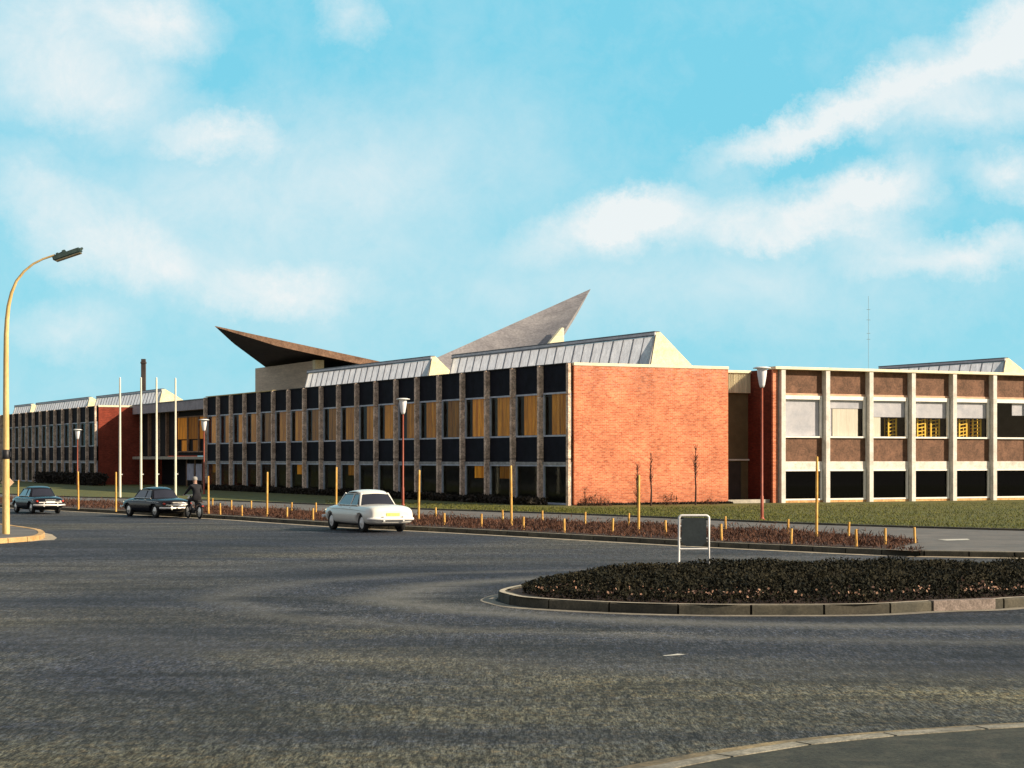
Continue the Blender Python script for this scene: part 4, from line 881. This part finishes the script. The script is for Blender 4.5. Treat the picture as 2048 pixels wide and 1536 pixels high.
# ------------------------------------------------------------------ moped and rider
mpos = G(388, 1037, 0); mh = H0(34)
mo = empty('moped', mpos, mh, 'small dark moped under its rider, just behind the black car', 'moped')
for x in (-.55, .58):
    m = MB(); m.lathe([(.21, -.03), (.27, -.035), (.285, 0), (.27, .035), (.21, .03)], (0, 0, 0), 20, 'y'); o = m.build('wheel', mt['rubber'], mo, loc=(x, 0, .285))
    m = MB(); m.lathe([(.215, 0), (.05, .05), (0, .05)], (0, 0, 0), 16, 'y'); m.lathe([(.215, 0), (.05, -.05), (0, -.05)], (0, 0, 0), 16, 'y'); m.build('rim', mt['chrome'], o)
m = MB(); m.tube([(.58, 0, .29), (.42, 0, .62), (.34, 0, .92)], .03, 8); m.tube([(.42, 0, .62), (.1, 0, .36), (-.25, 0, .36), (-.55, 0, .285)], .04, 8); m.tube([(-.2, 0, .36), (-.28, 0, .68)], .03, 8); m.tube([(-.8, 0, .5), (-.55, 0, .62), (-.3, 0, .62)], .05, 8); m.box(-.2, .14, -.1, .1, .22, .42, .03); m.build('frame', mt['dark_metal'], mo)
m = MB(); m.tube([(.30, -.32, .96), (.36, -.15, .95), (.36, .15, .95), (.30, .32, .96)], .018, 8); m.build('handlebar', mt['chrome'], mo)
m = MB(); m.box(-.62, -.12, -.12, .12, .68, .76, .03); m.build('seat', mt['rubber'], mo)
m = MB(); m.lathe([(0, -.03), (.05, -.02), (.05, .02), (0, .03)], (-.84, 0, .52), 12); m.build('tail_lamp', mt['red'], mo)
m = MB(); m.lathe([(0, -.07), (.07, -.03), (.08, .04), (0, .09)], (.46, 0, .82), 12); m.build('headlight', mt['chrome'], mo)
def person_rider():
    me = bpy.data.meshes.new('person'); J = [
        ((-.30, 0, .82), .15, None), ((-.27, 0, 1.0), .155, 0), ((-.20, 0, 1.2), .17, 1), ((-.14, 0, 1.34), .13, 2), ((-.11, 0, 1.42), .06, 3), ((-.09, 0, 1.52), .095, 4), ((-.08, 0, 1.61), .09, 5),
        ((-.22, .12, .82), .11, 0), ((.12, .16, .76), .08, 7), ((.16, .15, .56), .058, 8), ((.05, .15, .32), .042, 9), ((.17, .16, .28), .035, 10),
        ((-.22, -.12, .82), .11, 0), ((.12, -.16, .76), .08, 12), ((.16, -.15, .56), .058, 13), ((.05, -.15, .32), .042, 14), ((.17, -.16, .28), .035, 15),
        ((-.15, .20, 1.33), .075, 3), ((-.02, .30, 1.13), .055, 17), ((.22, .30, 1.0), .04, 18), ((.30, .30, .98), .03, 19),
        ((-.15, -.20, 1.33), .075, 3), ((-.02, -.30, 1.13), .055, 21), ((.22, -.30, 1.0), .04, 22), ((.30, -.30, .98), .03, 23)]
    me.from_pydata([j[0] for j in J], [(i, j[2]) for i, j in enumerate(J) if j[2] is not None], [])
    o = bpy.data.objects.new('person', me); C.objects.link(o); o.modifiers.new('k', 'SKIN')
    for i, j in enumerate(J): me.skin_vertices[0].data[i].radius = (j[1], j[1]); me.skin_vertices[0].data[i].use_root = (i == 0)
    s_ = o.modifiers.new('s', 'SUBSURF'); s_.levels = s_.render_levels = 2
    bpy.context.view_layer.update(); dg = bpy.context.evaluated_depsgraph_get(); nm = bpy.data.meshes.new_from_object(o.evaluated_get(dg)); o.modifiers.clear(); o.data = nm
    nm.materials.clear(); nm.materials.append(mt['coat']); nm.materials.append(mt['skin'])
    for p in nm.polygons:
        p.use_smooth = True
        if p.center.z > 1.43 or (p.center.x > .25 and p.center.z > .9): p.material_index = 1
    o.location = mpos; o.rotation_euler = (0, 0, mh)
    tag(o, 'person in dark coat and pale cap riding a moped behind the black car', 'person')
    m = MB(); m.lathe([(.105, 1.58), (.112, 1.62), (.10, 1.68), (.06, 1.72), (0, 1.73)], (-.08, 0, 0), 16); m.box(.0, .09, -.07, .07, 1.585, 1.60, .005); m.build('cap', mottle('pale_cap', (.28, .27, .25), (.36, .35, .32)), o)
    m = MB(); m.lathe([(0, -.02), (.018, 0), (0, .02)], (.015, 0, 1.54), 8); m.build('nose', mt['skin'], o)
    m = MB()
    for s2 in (-1, 1):
        for k_ in range(4): m.tube([(.29, s2 * (.28 + k_ * .02), .985), (.335, s2 * (.28 + k_ * .02), .975), (.34, s2 * (.28 + k_ * .02), .94)], .009, 6)
        m.tube([(.29, s2 * .26, .98), (.32, s2 * .25, .955)], .01, 6)
    m.build('fingers', mt['skin'], o)
person_rider()
